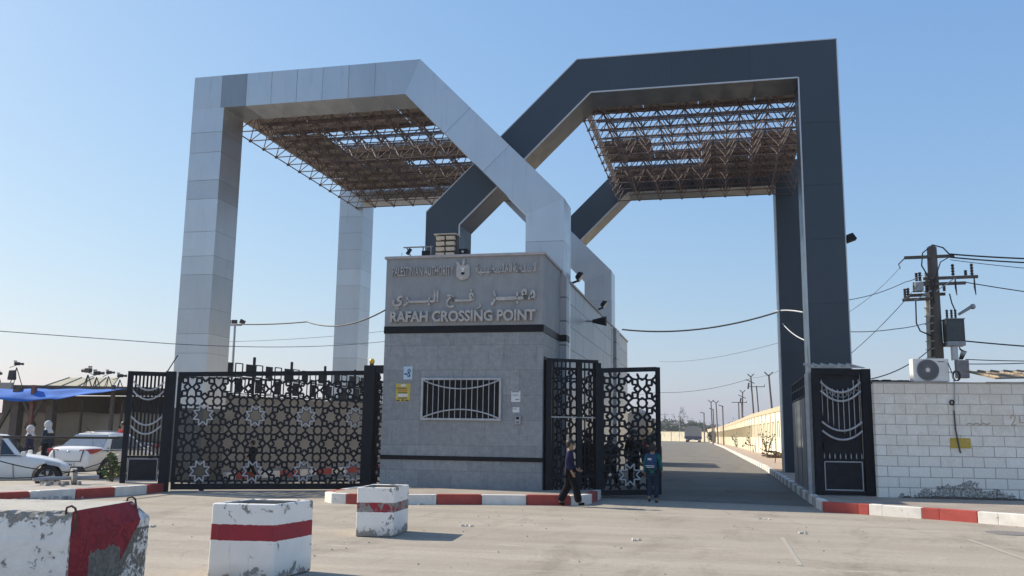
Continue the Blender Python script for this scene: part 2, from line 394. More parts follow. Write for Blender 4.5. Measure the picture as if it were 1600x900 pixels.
KH = .2
def kerb_run(name, pts, lab, seg=.95, width=.16, first=0, zt=KH, mats=None, gap=.012, lead=None):
    """kerb stones along a polyline, alternately red and white; body lies to the left of travel"""
    b = MB(); pts = [Vector((x, y, 0)) for x, y in pts]
    L = [0]
    for i in range(1, len(pts)): L.append(L[-1] + (pts[i] - pts[i - 1]).length)
    def at(s):
        s = max(0, min(L[-1], s))
        for i in range(1, len(pts)):
            if s <= L[i] + 1e-9:
                return pts[i - 1].lerp(pts[i], (s - L[i - 1]) / (L[i] - L[i - 1]))
    s0 = 0; k = first
    while s0 < L[-1] - .05:
        s1 = min(L[-1], s0 + (lead if lead and s0 == 0 else seg)); cuts = [s0] + [q for q in L if s0 + .02 < q < s1 - .02] + [s1]
        b.cm = k % 2
        for c0, c1 in zip(cuts, cuts[1:]):
            p = at(c0 + (gap / 2 if c0 == s0 else 0)); q = at(c1 - (gap / 2 if c1 == s1 else 0)); d = (q - p)
            if d.length < .02: continue
            nn = Vector((-d.y, d.x, 0)).normalized() * width; zz = Vector((0, 0, zt + rnd.uniform(-.006, .006))); dn = Vector((0, 0, -.05))
            b.hexa([p + dn, q + dn, q + nn + dn, p + nn + dn, p + zz, q + zz, q + nn + zz, p + nn + zz])
        s0 = s1; k += 1
    return struct(b, name, mats or [M_KERB_RED, M_KERB_WHITE], lab, bevel=.022, bseg=3)
def slab(name, poly, z, mat, lab):
    b = MB(); b.prism(poly, (0, 0, -.05), (1, 0, 0), (0, 1, 0), (0, 0, z + .05)); return struct(b, name, mat, lab)
# kiosk island
kA = [(-8.25, 21.2), (-8.2, 18.35), (-8.1, 17.95), (-7.8, 17.62), (-7.4, 17.56), (-7.0, 17.62), (-5.78, 18.10), (-4.87, 18.45), (-3.92, 18.74), (-3.2, 18.93), (-2.85, 19.12), (-2.72, 19.5), (-2.72, 21.5)]
kerb_run('kerb', kA, 'red and white kerb round the gatehouse island', first=1, seg=.93, lead=.33)
slab('pavement', [(-8.1, 21.2), (-8.05, 18.3), (-7.9, 17.9), (-7.4, 17.72), (-5.83, 18.25), (-4.92, 18.6), (-3.97, 18.9), (-3.2, 19.1), (-2.95, 19.25), (-2.88, 19.6), (-2.88, 21.5), (-3.9, 24), (-8.1, 24)], KH - .006, M_PAVER, 'paved island under the gatehouse')
# right hand island and inner pavement
kB = [(1.97, 19.45), (2.02, 19.30), (2.6, 19.08), (3.0, 18.83), (3.9, 18.30), (4.72, 17.68), (5.2, 17.3), (8, 15.3), (14, 11.5)]
kerb_run('kerb', kB, 'red and white kerb before the block wall', first=0, seg=.99, gap=.008)
kB2 = [(-3.2, 262), (-2.2, 219), (.39, 123), (1.49, 65), (1.93, 43), (1.94, 20.6), (1.97, 19.46)]
kerb_run('kerb', kB2, 'long faded kerb along the inner road', first=1, seg=.8, gap=.06, mats=[M_KERB_PALE, M_KERB_WHITE])
slab('pavement', [(2.12, 21.6), (2.13, 19.5), (2.65, 19.23), (3.08, 18.97), (3.98, 18.43), (4.8, 17.8), (5.3, 17.42), (8.1, 15.45), (14.1, 11.65), (18, 12), (18, 30), (7, 21.95), (3.3, 21.35)], KH - .006, M_PAVER, 'paved strip along the block wall')
slab('pavement', [(-3.04, 262), (-2.04, 219), (.55, 123), (1.65, 65), (2.09, 43), (2.1, 21.6), (3.3, 21.36), (7, 24), (7, 65), (5, 120), (1, 265)], KH - .012, M_PINKPAVE, 'dusty pink pavement beside the inner road')
# left island
kC = [(-12.78, 19.3), (-12.68, 18.6), (-12.72, 17.9), (-12.98, 16.72), (-13.27, 15.82), (-13.6, 15.05), (-14.2, 13.9)]
kerb_run('kerb', kC[::-1], 'chipped red and white kerb before the parked cars', first=1, seg=.98)
slab('pavement', [(-12.92, 19.3), (-12.84, 18.6), (-12.88, 17.9), (-13.13, 16.76), (-13.42, 15.86), (-13.75, 15.1), (-14.35, 13.95), (-16.0, 14.8), (-15.2, 17.5), (-14.6, 19.4)], KH - .006, M_CONC, 'dusty concrete island at the left')
# inner kerb behind the sliding gate
kD = [(-14.4, 24.6), (-13.6, 27.6), (-13.0, 31.5), (-12.6, 36), (-12.4, 60)]
kerb_run('kerb', kD[::-1], 'red and white kerb seen through the sliding gate', first=0, seg=.95)
slab('pavement', [(-14.56, 24.6), (-13.76, 27.6), (-13.16, 31.5), (-12.76, 36), (-12.56, 60), (-13.6, 60), (-14.2, 36), (-14.6, 31), (-15.3, 26)][::1], KH - .006, M_PAVER, 'narrow pavement before the beige boundary wall')
M_LINE = mat_paint('worn_white_line', (.42, .38, .32), (.36, .32, .265), .35, 7, .35)
for i, (p, q, wd, lb) in enumerate([((3.55, 14.9), (3.75, 11.2), .09, 'faint worn white line at the right of the yard'), ((.86, 14.2), (.87, 11.2), .06, 'faint worn white line in the middle of the yard')]):
    d = (Vector(q) - Vector(p)).normalized(); nn = Vector((-d.y, d.x)) * wd / 2; p, q = Vector(p), Vector(q)
    struct(sheet([tuple(p - nn), tuple(q - nn), tuple(q + nn), tuple(p + nn)], .001), 'road_marking', M_LINE, lb, fixn=False)
b = MB(); b.cyl((4.43, 16.13, -.03), (4.43, 16.13, .004), .33, n=32)
single(b, 'manhole_cover', simple('cast_iron', (.22, .20, .18), .7, .2, .3, 20, bmp=.4, bscale=50), 'round dark manhole cover set in the yard by the kerb', 'manhole', (4.43, 16.13, 0))
# steel track of the sliding gate
# ------------------------------------------------------------------ gateway arches
H_, h_, zo_, zi_ = 11.89, 10.885, 7.653, 7.245
def gateway(sc, name, label, xs, y0, t, dd, mat, seg_len, tints, trim, seed):
    """xs = pylon outer, pylon inner, top outer corner, top inner corner, leg outer, leg inner (unscaled)"""
    rg = random.Random(seed)
    X = [x * sc for x in xs]; Z = lambda z: 1.45 + (z - 1.45) * sc
    H, h, zo, zi = Z(H_), Z(h_), Z(zo_), Z(zi_); y0, t, dd = y0 * sc, t * sc, dd * sc
    xo, xi, xt, xc, xlo, xli = X
    root = thing(name, label, 'gateway', ((xo + xi) / 2, y0 + t / 2, 0))
    for fr in (0, 1):
        ya = y0 + fr * dd; yb = ya + t
        segs = [('pylon', (xo, -.1), (xo, h), (xi, h), (xi, -.1)),
                ('top_beam', (xo, H), (xt, H), (xc, h), (xo, h)),
                ('diagonal_beam', (xt, H), (xlo, zo), (xli, zi), (xc, h)),
                ('leg', (xlo, zo), (xlo, 3.0), (xli, 3.0), (xli, zi))]
        for nm, a, bq, c, d in segs:
            a, bq, c, d = map(Vector, (a, bq, c, d)); L = (bq - a).length; b = MB()
            ks = max(1, round(L / seg_len[nm])); cuts = [0]
            for k in range(1, ks): cuts.append((k + (rg.uniform(-.22, .22) if nm == 'pylon' else 0)) / ks)
            cuts.append(1)
            ax = (bq - a).normalized(); lo_t = max(0, (d - a).dot(ax)) + .12; hi_t = min(L, (c - a).dot(ax)) - .12
            def cross(t_):                       # outer and inner point of a joint square to the member
                o_ = a + ax * t_; return o_, d + (c - d).normalized() * ((o_ - d).dot(ax))
            for k in range(ks):
                t0_ = lo_t + (hi_t - lo_t) * cuts[k] if nm in ('top_beam', 'diagonal_beam') else L * cuts[k]
                t1_ = lo_t + (hi_t - lo_t) * cuts[k + 1] if nm in ('top_beam', 'diagonal_beam') else L * cuts[k + 1]
                b.ct = rg.uniform(*tints)
                if name.startswith('white') and fr == 0 and nm == 'top_beam' and k == 1: b.ct = .55
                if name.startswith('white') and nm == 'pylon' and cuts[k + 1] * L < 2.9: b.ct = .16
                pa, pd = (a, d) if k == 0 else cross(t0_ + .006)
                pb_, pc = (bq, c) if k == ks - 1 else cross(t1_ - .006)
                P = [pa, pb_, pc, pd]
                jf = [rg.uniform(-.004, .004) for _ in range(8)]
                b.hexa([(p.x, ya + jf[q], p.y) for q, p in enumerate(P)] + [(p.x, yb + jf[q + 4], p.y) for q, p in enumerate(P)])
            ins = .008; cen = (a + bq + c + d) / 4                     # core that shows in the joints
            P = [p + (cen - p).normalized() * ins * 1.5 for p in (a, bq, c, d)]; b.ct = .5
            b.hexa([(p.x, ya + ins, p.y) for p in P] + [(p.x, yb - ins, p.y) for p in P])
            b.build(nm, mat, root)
        if trim:
            tb = MB(); r_ = .022
            for pl in ([(xi, .2), (xi, h), (xc, h), (xli, zi), (xli, 5.6)],):
                for p, q in zip(pl, pl[1:]):
                    tb.bar((p[0], ya - .006, p[1]), (q[0], ya - .006, q[1]), .038, .03, (0, 1, 0))
            if fr == 0:
                for p, q in (((xo, .2), (xo, H)), ((xo, H), (xt, H)), ((xt, H), (xlo, zo))):
                    tb.bar((p[0], ya + .006, p[1]), (q[0], ya + .006, q[1]), .026, .03, (0, 1, 0))
            tb.build('edge_trim', M_TRIM, root)
    return root, (X, H, h, y0, t, dd)
sl_w = dict(pylon=.75, top_beam=.86, diagonal_beam=2.1, leg=1.05)
sl_d = dict(pylon=1.5, top_beam=2.6, diagonal_beam=3.2, leg=2.5)
GW, gw = gateway(.995, 'white_gateway', 'tall pale aluminium clad arch frame on the left', (-15.143, -14.11, -8.032, -8.446, -3.891, -4.924), 22.893, 1.142, 10.848, M_WHITE_CLAD, sl_w, (.86, 1.06), False, 3)
GD, gd = gateway(1.02, 'charcoal_gateway', 'tall charcoal clad arch frame on the right', (3.24, 2.244, -3.684, -3.296, -8.013, -7.017), 23.754, 1.248, 10.70, M_DARK_CLAD, sl_d, (.93, 1.07), True, 5)

def canopy(root, x0, x1, ya, yb, zl, zu, nx, ny, hole, seed):
    """double layer space frame with roof sheets on the upper layer"""
    rg = random.Random(seed); b = MB(); nb = b
    dx, dy = (x1 - x0) / nx, (yb - ya) / ny
    lo = lambda i, j: Vector((x0 + i * dx, ya + j * dy, zl)); hi = lambda i, j: Vector((x0 + (i + .5) * dx, ya + (j + .5) * dy, zu))
    r = .0195
    for i in range(nx + 1):
        for j in range(ny + 1):
            if i < nx: b.tube([lo(i, j), lo(i + 1, j)], r, 5, caps=False)
            if j < ny: b.tube([lo(i, j), lo(i, j + 1)], r, 5, caps=False)
            nb.ball(lo(i, j), .055, 6, 4)
    for i in range(nx):
        for j in range(ny):
            if i < nx - 1: b.tube([hi(i, j), hi(i + 1, j)], r, 5, caps=False)
            if j < ny - 1: b.tube([hi(i, j), hi(i, j + 1)], r, 5, caps=False)
            for a, c in ((0, 0), (1, 0), (0, 1), (1, 1)): b.tube([hi(i, j), lo(i + a, j + c)], r * .85, 5, caps=False)
            nb.ball(hi(i, j), .05, 6, 4)
    for j in range(ny):                      # purlins
        b.bar(hi(0, j) + Vector((-.4 * dx, 0, .07)), hi(nx - 1, j) + Vector((.4 * dx, 0, .07)), .05, .07)
    b.build('space_frame', M_RUST, root)
    for j in range(ny):
        for i in range(0, nx, 2):
            if hole(i, j): continue
            s = MB(); xa = x0 + i * dx + .01 - (.42 if i == 0 and root is GW else 0); xb = x0 + min(nx, i + 2) * dx - .01
            y_0, y_1 = ya + j * dy + .008, ya + (j + 1) * dy - .008; z = zu + .115 + rg.uniform(-.012, .012)
            n = 8; top = []; bot = []
            for k in range(n + 1):           # shallow ribs
                x = xa + (xb - xa) * k / n; q = .02 * (k % 2)
                top += [(x, y_0, z + q + .012), (x, y_1, z + q + .012)]; bot += [(x, y_0, z + q), (x, y_1, z + q)]
            V = top + bot; o = len(top); F = []
            for k in range(n):
                F += [(2 * k, 2 * k + 2, 2 * k + 3, 2 * k + 1), (o + 2 * k, o + 2 * k + 1, o + 2 * k + 3, o + 2 * k + 2)]
            s.ct = rg.uniform(.75, 1.1); s.add(V, F); s.build('roof_sheet', M_SHEET, root, fixn=False)
X, H, h, y0, t, dd = gw
canopy(GW, X[1] - .26, X[3] + .62, y0 + t + .05, y0 + dd - .1, h - .34, h + .27, 8, 11,
       lambda i, j: (j in (3, 4) and i >= 2) or (j == 7 and i >= 4), 11)
X, H, h, y0, t, dd = gd
canopy(GD, X[3] - .38, X[1] + .62, y0 + t + .05, y0 + dd - .1, h - .36, h + .30, 8, 11,
       lambda i, j: j in (2, 3, 4) or (j == 5 and i in (2, 4)) or (j == 6 and i == 2) or (j == 8 and i in (0, 2)), 12)
b = MB(); b.b2((X[3] - .5, y0 + t + .05, h + .24), (X[3] - .36, y0 + dd - .05, h + .42)); b.build('edge_beam', M_COPING, GD)
b = MB(); xx, HH = gw[0], gw[2]
b.bar((xx[1] + 2.4, gw[3] + 4.4, HH - .45), (xx[1] + 2.36, gw[3] + 4.4, HH - .95), .03, .03); b.build('hanging_rod', M_RUST, GW)
# ------------------------------------------------------------------ gatehouse
KY, KX0, KX1, KZ = 20.47, -7.864, -3.963, 5.70
BX0, BX1 = -8.13, -3.885           # wider block behind
YB, YE = 22.72, 39.6
house = thing('gatehouse', 'grey granite clad gatehouse carrying raised lettering between the arches', 'building', ((KX0 + KX1) / 2, KY + 1, 0))
b = MB(); b.b2((KX0, KY, .0), (KX1, YB, 3.808)); b.build('granite_wall', M_GRANITE, house)
b = MB(); b.b2((KX0 - .012, KY - .012, 3.98), (KX1 + .012, YB, KZ - .06)); b.build('sign_fascia', M_FASCIA, house)
b = MB()
b.b2((BX0, YB + .003, 0), (BX1, YE, KZ - .2)); b.build('side_wall', M_SIDE, house)
for p_, q_ in (((KX0 - .02, KY - .02, 3.81), (KX1 + .02, YB - .01, 3.978)), ((KX0 - .006, KY - .022, .822), (KX1 + .006, KY + .2, .918)), ((BX1 - .2, YB - .012, 3.81), (BX1 + .108, YB + .46, 3.98))):
    b = MB(); b.b2(p_, q_); b.build('black_band', M_BAND, house)
for p_, q_ in (((KX0 - .055, KY - .055, KZ - .06), (KX1 + .05, YB + .02, KZ)), ((BX0 - .04, YB + .03, KZ - .2), (BX1 + .04, YE + .04, KZ - .14))):
    b = MB(); b.b2(p_, q_); b.build('coping', M_COPING, house)
# corner pilasters on the flank
for p_, q_ in (((BX1 - .1, YB - .004, 0), (BX1 + .10, YB + .45, KZ - .21)), ((BX1 - .1, 34.2, 0), (BX1 + .12, 35.3, KZ - .21))):
    b = MB(); b.b2(p_, q_); b.build('pilaster', M_SIDE, house)
# flank door (dark)
b = MB(); b.b2((KX1 - .05, 20.62, .2), (KX1 + .012, 22.15, 3.25)); b.build('flank_door', M_DUSTYIRON, house)
# window with grille
wx0, wx1, wz0, wz1 = -6.86, -4.955, 1.77, 2.71
wf = MB()
for p, q in (((wx0, wz0), (wx1, wz0)), ((wx0, wz1), (wx1, wz1))): wf.b2((p[0] - .03, KY - .06, p[1] - .025), (q[0] + .03, KY + .004, q[1] + .025))
for x in (wx0, wx1): wf.b2((x - .025, KY - .058, wz0 + .026), (x + .025, KY + .004, wz1 - .026))
win = wf.build('window', M_SILVER, house, bevel=.006)
b = MB(); b.b2((wx0 + .01, KY - .012, wz0 + .01), (wx1 - .01, KY - .004, wz1 - .01)); b.build('pane', M_GLASS_DARK, win)
b = MB()
for k in range(1, 14):
    x = wx0 + (wx1 - wx0) * k / 14; b.tube([(x, KY - .04, wz0), (x, KY - .04, wz1)], .0095, 6)
for s in (1, -1):
    pts = []
    for k in range(25):
        u = k / 24; zz = (wz1 - .02 if s > 0 else wz0 + .02) - s * .21 * (1 - (2 * u - 1) ** 2)
        pts.append((wx0 + (wx1 - wx0) * u, KY - .055, zz))
    b.tube(pts, .017, 6)
b.build('grille', M_SILVER, win)
# lettering
def lettering(body, x0, x1, z0, z1, depth, parent, y, mat, bold=0.0, name='lettering', space=1.0, drop=()):
    c = bpy.data.curves.new(name, 'FONT'); c.body = body; c.extrude = .5; c.space_character = space; c.resolution_u = 3; c.offset = bold
    o = bpy.data.objects.new(name, c); COL.objects.link(o); bpy.context.view_layer.update()
    me = bpy.data.meshes.new_from_object(o.evaluated_get(bpy.context.evaluated_depsgraph_get()))
    bpy.data.objects.remove(o); xs = [v.co.x for v in me.vertices]; ys = [v.co.y for v in me.vertices]
    ax, bx, ay, by = min(xs), max(xs), min(ys), max(ys)
    mi = WM[parent.name].inverted()
    for v in me.vertices:
        p = Vector((x0 + (v.co.x - ax) / (bx - ax) * (x1 - x0), y - depth * (.5 + v.co.z), z0 + (v.co.y - ay) / (by - ay) * (z1 - z0)))
        v.co = mi @ p
    me.name = name; me.materials.clear(); me.materials.append(mat)
    o2 = bpy.data.objects.new(name, me); COL.objects.link(o2); o2.parent = parent; WM[o2.name] = WM[parent.name].copy()
    return o2
FY = KY - .012
def arabic(words, x0, x1, z0, z1, depth, parent, y, mat, bold):
    """words: list of glyph lists in visual order (left to right); '|' marks an unjoined gap, a number stretches a joining bar"""
    glyphs = []; cur = 0.0; k = 0
    for w_ in words:
        for g in w_:
            if g == '|': cur += .07; continue
            if isinstance(g, (int, float)): glyphs.append(('bar', cur - .03, g + .06)); cur += g; continue
            c = bpy.data.curves.new('glyph', 'FONT'); c.body = g; c.extrude = .5; c.offset = bold; c.resolution_u = 3
            o = bpy.data.objects.new('glyph', c); COL.objects.link(o); bpy.context.view_layer.update()
            me = bpy.data.meshes.new_from_object(o.evaluated_get(bpy.context.evaluated_depsgraph_get())); bpy.data.objects.remove(o)
            ax = min(v.co.x for v in me.vertices); bx = max(v.co.x for v in me.vertices)
            glyphs.append((me, cur - ax, bx - ax)); cur += bx - ax - .03
        cur += .22
    cur -= .22
    V, F = [], []; ys = [v.co.y for m in glyphs if m[0] != 'bar' for v in m[0].vertices]; lo, hi = min(ys), max(ys)
    X_ = lambda u: x0 + u / cur * (x1 - x0)
    Z_ = lambda u: z0 + (u - lo) / (hi - lo) * (z1 - z0)
    for k, (me, off, wd) in enumerate(glyphs):
        e = .0016 * (k % 3)
        if me == 'bar':
            b_ = MB(); b_.b2((X_(off), y - depth - .0008 - e, Z_(-.012 - bold)), (X_(off + wd), y, Z_(.078 + bold))); o_ = len(V); V += b_.v; F += [[i + o_ for i in f] for f in b_.f]; continue
        o_ = len(V); V += [Vector((X_(v.co.x + off), y - (depth + e) * (.5 + v.co.z), Z_(v.co.y))) for v in me.vertices]; F += [[i + o_ for i in p.vertices] for p in me.polygons]
    b_ = MB(); b_.add(V, F); return b_.build('lettering', mat, parent, fixn=False)
lettering('RAFAH CROSSING POINT', -7.71, -4.13, 4.065, 4.335, .09, house, FY, M_LETTER, .034)
lettering('PALESTINIAN AUTHORITY', -7.71, -6.15, 5.20, 5.43, .045, house, FY, M_LETTER, .008)
arabic([['\ufe94', '\ufef4', .12, '\ufee8', '\ufef4', '\ufec4', '\ufeb4', '\ufee0', '\ufed4', '\ufedf', '|', '\ufe8d'], ['\ufe94', '\ufec4', .12, '\ufee0', '\ufeb4', '\ufedf', '|', '\ufe8d']], -5.60, -4.13, 5.17, 5.45, .035, house, FY, M_LETTER, .03)
arabic([['\ufeae', 1.3, '\ufe92', '\ufecc', '\ufee3']], -5.22, -4.15, 4.43, 4.83, .055, house, FY, M_LETTER, .03)
arabic([['\ufea2', 1.0, '\ufed3']], -6.32, -5.64, 4.40, 4.84, .055, house, FY, M_LETTER, .03)
arabic([['\ufead']], -5.58, -5.46, 4.36, 4.50, .055, house, FY, M_LETTER, .01)
arabic([['\ufef1', '|', '\ufeae', 1.2, '\ufe92', '\ufedf', '|', '\ufe8d']], -7.68, -6.52, 4.38, 4.84, .055, house, FY, M_LETTER, .03)
# emblem: shield on an eagle
em = MB(); ex, ez = -5.915, 5.33
shield = [(-.16, .10), (-.10, .13), (-.05, .10), (0, .14), (.05, .10), (.10, .13), (.16, .10), (.17, -.14), (.13, -.22), (.05, -.255), (-.05, -.255), (-.13, -.22), (-.17, -.14)]
em.prism(shield, (ex, FY, ez), (1, 0, 0), (0, 0, 1), (0, -.05, 0))
emo = em.build('emblem', M_LETTER, house, bevel=.01)
em = MB()
em.prism([(-.03, .12), (.0, .25), (.045, .27), (.05, .22), (.03, .12)], (ex, FY - .002, ez), (1, 0, 0), (0, 0, 1), (0, -.055, 0))      # head
em.prism([(-.16, .11), (-.19, .2), (-.12, .18), (-.06, .12)], (ex, FY - .002, ez), (1, 0, 0), (0, 0, 1), (0, -.045, 0))
em.prism([(-.13, -.17), (-.06, -.21), (.06, -.21), (.13, -.17), (.12, -.145), (0, -.18), (-.12, -.145)], (ex, FY - .052, ez), (1, 0, 0), (0, 0, 1), (0, -.012, 0))
em.build('eagle_relief', M_LETTER, emo)
em = MB(); em.prism([(-.06, .06), (0, .03), (.06, .06), (.03, 0), (.018, -.07), (-.018, -.07), (-.03, 0)], (ex, FY - .052, ez), (1, 0, 0), (0, 0, 1), (0, -.014, 0))
em.build('eagle_breast', simple('worn_white_paint', (.6, .6, .58), .6), emo)
em = MB(); em.prism([(-.045, -.075), (.045, -.075), (.03, -.13), (-.03, -.13)], (ex, FY - .052, ez), (1, 0, 0), (0, 0, 1), (0, -.012, 0)); em.build('eagle_tail', M_BAND, emo)

# papers on the gatehouse wall
def poster(name, label, x0, x1, z0, z1, base, marks, tilt=0.0):
    r = thing(name, label, 'poster' if 'poster' in name else name.split('_')[-1], ((x0 + x1) / 2, KY - .003, (z0 + z1) / 2))
    b = MB(); b.b2((x0, KY - .006, z0), (x1, KY - .002, z1)); b.build('sheet', base, r)
    for i, (a, c, d, e, m) in enumerate(marks):
        q = MB(); W, Hh = x1 - x0, z1 - z0
        q.b2((x0 + a * W, KY - .0085, z0 + c * Hh), (x0 + d * W, KY - .0064, z0 + e * Hh)); q.build('print_block', m, r)
    return r
P_YEL = simple('yellow_paper', (.52, .40, .07), .7, 0, .15); P_WHT = simple('white_paper', (.62, .63, .64), .7, 0, .08); P_DK = simple('dark_print', (.06, .05, .05), .7)
P_ORG = simple('orange_print', (.48, .24, .06), .7); P_BLU = simple('blue_print', (.03, .10, .20), .6); P_GRN = simple('green_print', (.10, .16, .05), .7); P_LBL = simple('pale_blue_sticker', (.45, .58, .68), .6, 0, .1)
poster('poster', 'yellow paper poster pasted left of the barred window', -7.53, -7.17, 2.18, 2.60, P_YEL, [(.35, .84, .68, .96, P_WHT), (.05, .72, .75, .77, P_DK), (.15, .56, .8, .68, P_ORG), (.15, .46, .8, .52, P_GRN), (.15, .26, .85, .42, P_WHT), (.15, .16, .8, .21, P_DK), (.05, .02, .3, .09, P_DK), (.42, .03, .58, .11, P_DK), (.68, .02, .92, .09, P_DK)])
st = poster('sticker', 'small pale blue sticker with dark script above the yellow poster', -7.35, -7.13, 2.70, 3.01, P_LBL, [(.08, .35, .35, .48, P_BLU), (.45, .2, .78, .3, P_BLU)])
b = MB(); b.tube([(-7.33 + .18 * a, KY - .009, 2.74 + .22 * c) for a, c in ((.2, .45), (.4, .3), (.55, .5), (.5, .85), (.75, .95), (.85, .7), (.65, .55), (.8, .3), (.6, .12))], .012, 6); b.build('script_stroke', P_BLU, st)
poster('notice', 'white paper notice taped right of the barred window', -4.70, -4.48, 2.18, 2.43, P_WHT, [(.1, .9, .85, .97, P_DK), (.2, .6, .75, .66, P_GRN), (.45, .2, .88, .26, P_DK)])
poster('note', 'small torn white note between the notice and the intercom', -4.66, -4.50, 1.94, 2.06, P_WHT, [(.15, .6, .55, .72, P_GRN)])
ic = thing('intercom', 'grey intercom box on the wall below the torn note', 'intercom', (-4.53, KY, 1.77))
b = MB(); b.b2((-4.60, KY - .05, 1.67), (-4.46, KY - .002, 1.87)); b.build('case', M_GALV, ic, bevel=.01)
b = MB(); b.b2((-4.565, KY - .056, 1.78), (-4.495, KY - .048, 1.84)); b.b2((-4.56, KY - .056, 1.71), (-4.50, KY - .048, 1.73)); b.build('speaker_grille', M_DUSTYIRON, ic)

# roof equipment
lt = thing('louvred_horn_stack', 'stack of pale louvred horns on the gatehouse roof', 'loudspeaker', (-6.48, 20.9, KZ))
M_LOUV = simple('cream_louvre', (.50, .46, .38), .55, 0, .12)
lx0, lx1, ly = -6.74, -6.22, 20.8
b = MB(); b.b2((lx0, ly + .05, KZ), (lx1, ly + .3, 6.27)); b.build('back_box', simple('brown_box', (.05, .035, .03), .6), lt)
for c in range(2):
    for k in range(4):
        b = MB(); xa = lx0 + .02 + c * .255; za = KZ + .035 + k * .138
        b.hexa([(xa, ly - .04, za), (xa + .215, ly - .04, za), (xa + .215, ly + .06, za), (xa, ly + .06, za), (xa, ly - .08, za + .085), (xa + .215, ly - .08, za + .085), (xa + .215, ly + .06, za + .085), (xa, ly + .06, za + .085)])
        b.build('horn', M_LOUV, lt, bevel=.005)
b = MB(); b.b2((lx0 - .03, ly - .1, 6.275), (lx1 + .03, ly + .3, 6.295)); b.build('cap', M_LOUV, lt)
cc = thing('roof_camera', 'small black camera box on the gatehouse roof beside the louvred horns', 'camera', (-6.04, 20.9, KZ))
b = MB(); b.b2((-6.15, 20.8, KZ + .06), (-5.93, 21.05, KZ + .22)); b.build('housing', M_BLACKIRON, cc, bevel=.01)
b = MB(); b.cyl((-6.04, 20.8, KZ + .14), (-6.04, 20.77, KZ + .14), .03); b.build('lens', M_SILVER, cc)
b = MB(); b.tube([(-6.04, 20.95, KZ - .02), (-6.04, 20.95, KZ + .07)], .03, 8); b.build('stand', M_GALV, cc)
sr = thing('solar_bracket', 'tilted grey solar panel on a bracket at the left roof corner', 'solar panel', (-7.3, 20.9, KZ))
b = MB(); b.box((-7.26, 21.0, KZ + .34), (.62, .5, .03), rot=Matrix.Rotation(R(13), 4, 'X')); b.build('panel', simple('panel_grey', (.16, .17, .17), .4, 0, .2), sr)
for x in (-7.1, -7.02, -6.9): b = MB(); b.tube([(x, 20.9, KZ - .01), (x, 20.9, KZ + .32)], .016, 6); b.build('bracket_leg', M_GALV, sr)
b = MB(); b.tube([(-7.5, 20.8, KZ + .30), (-7.36, 20.8, KZ + .02)], .018, 6); b.build('strut', M_GALV, sr)
b = MB(); b.tube([(-7.62, 20.8, KZ - .01), (-7.62, 20.8, KZ + .17)], .01, 6); b.build('rod_aerial', M_GALV, sr)
b = MB(); b.box((-7.42, 20.76, KZ + .18), (.06, .09, .17), rot=Matrix.Rotation(R(35), 4, 'Y')); b.build('sensor', M_BLACKIRON, sr)
b = MB(); b.b2((-7.10, 20.8, KZ + .03), (-6.92, 21.0, KZ + .2)); b.build('junction_box', M_BLACKIRON, sr)

def floodlight(name, label, x, y, z, s=1.0):
    r = thing(name, label, 'floodlight', (x, y, z)); k = .62
    b = MB(); b.bar((x - .2, y, z - .03), (x + .06, y, z + .06), .05, .05); b.build('bracket', M_BLACKIRON, r)
    Rm = Matrix.Rotation(R(-55), 4, 'Y') @ Matrix.Rotation(R(8), 4, 'Z')
    b = MB(); b.box((x + .10, y, z + .19), (.40 * k, .44 * k, .22 * k), rot=Rm @ Matrix.Rotation(R(90), 4, 'Y') if False else Rm, taper=(.7, .75)); b.build('housing', M_BLACKIRON, r, bevel=.012)
    b = MB(); o = Rm @ Vector((0, 0, -.115 * k)); b.box(Vector((x + .10, y, z + .19)) + o, (.34 * k, .38 * k, .02), rot=Rm); b.build('lens', M_GALV, r)
floodlight('floodlight', 'black floodlight on the roof edge nearest the white arch leg', BX1 + .1, 24.2, KZ - .13)
floodlight('floodlight', 'black floodlight further back along the gatehouse roof edge', BX1 + .1, 29.6, KZ - .13)
hb = thing('wall_horn', 'grey horn lamp sticking out of the gatehouse flank', 'lamp', (BX1, 26.9, 4.85))
b = MB(); b.cyl((BX1, 26.9, 4.85), (BX1 + .2, 26.9, 4.85), .03, n=8); b.build('arm', M_GALV, hb)
b = MB(); b.cyl((BX1 + .2, 26.9, 4.85), (BX1 + .62, 26.9, 4.85), .05, .15, 12); b.build('horn', M_BLACKIRON, hb)
rl = thing('floodlight', 'small floodlight on the right side of the charcoal pylon', 'floodlight', (3.35, 24.9, 6.7))
b = MB(); b.bar((3.31, 24.9, 6.68), (3.42, 24.9, 6.70), .04, .04); b.build('bracket', M_BLACKIRON, rl)
b = MB(); b.box((3.52, 24.9, 6.74), (.26, .26, .2), rot=Matrix.Rotation(R(-20), 4, 'Y'), taper=(.7, .8)); b.build('housing', M_DUSTYIRON, rl, bevel=.02)

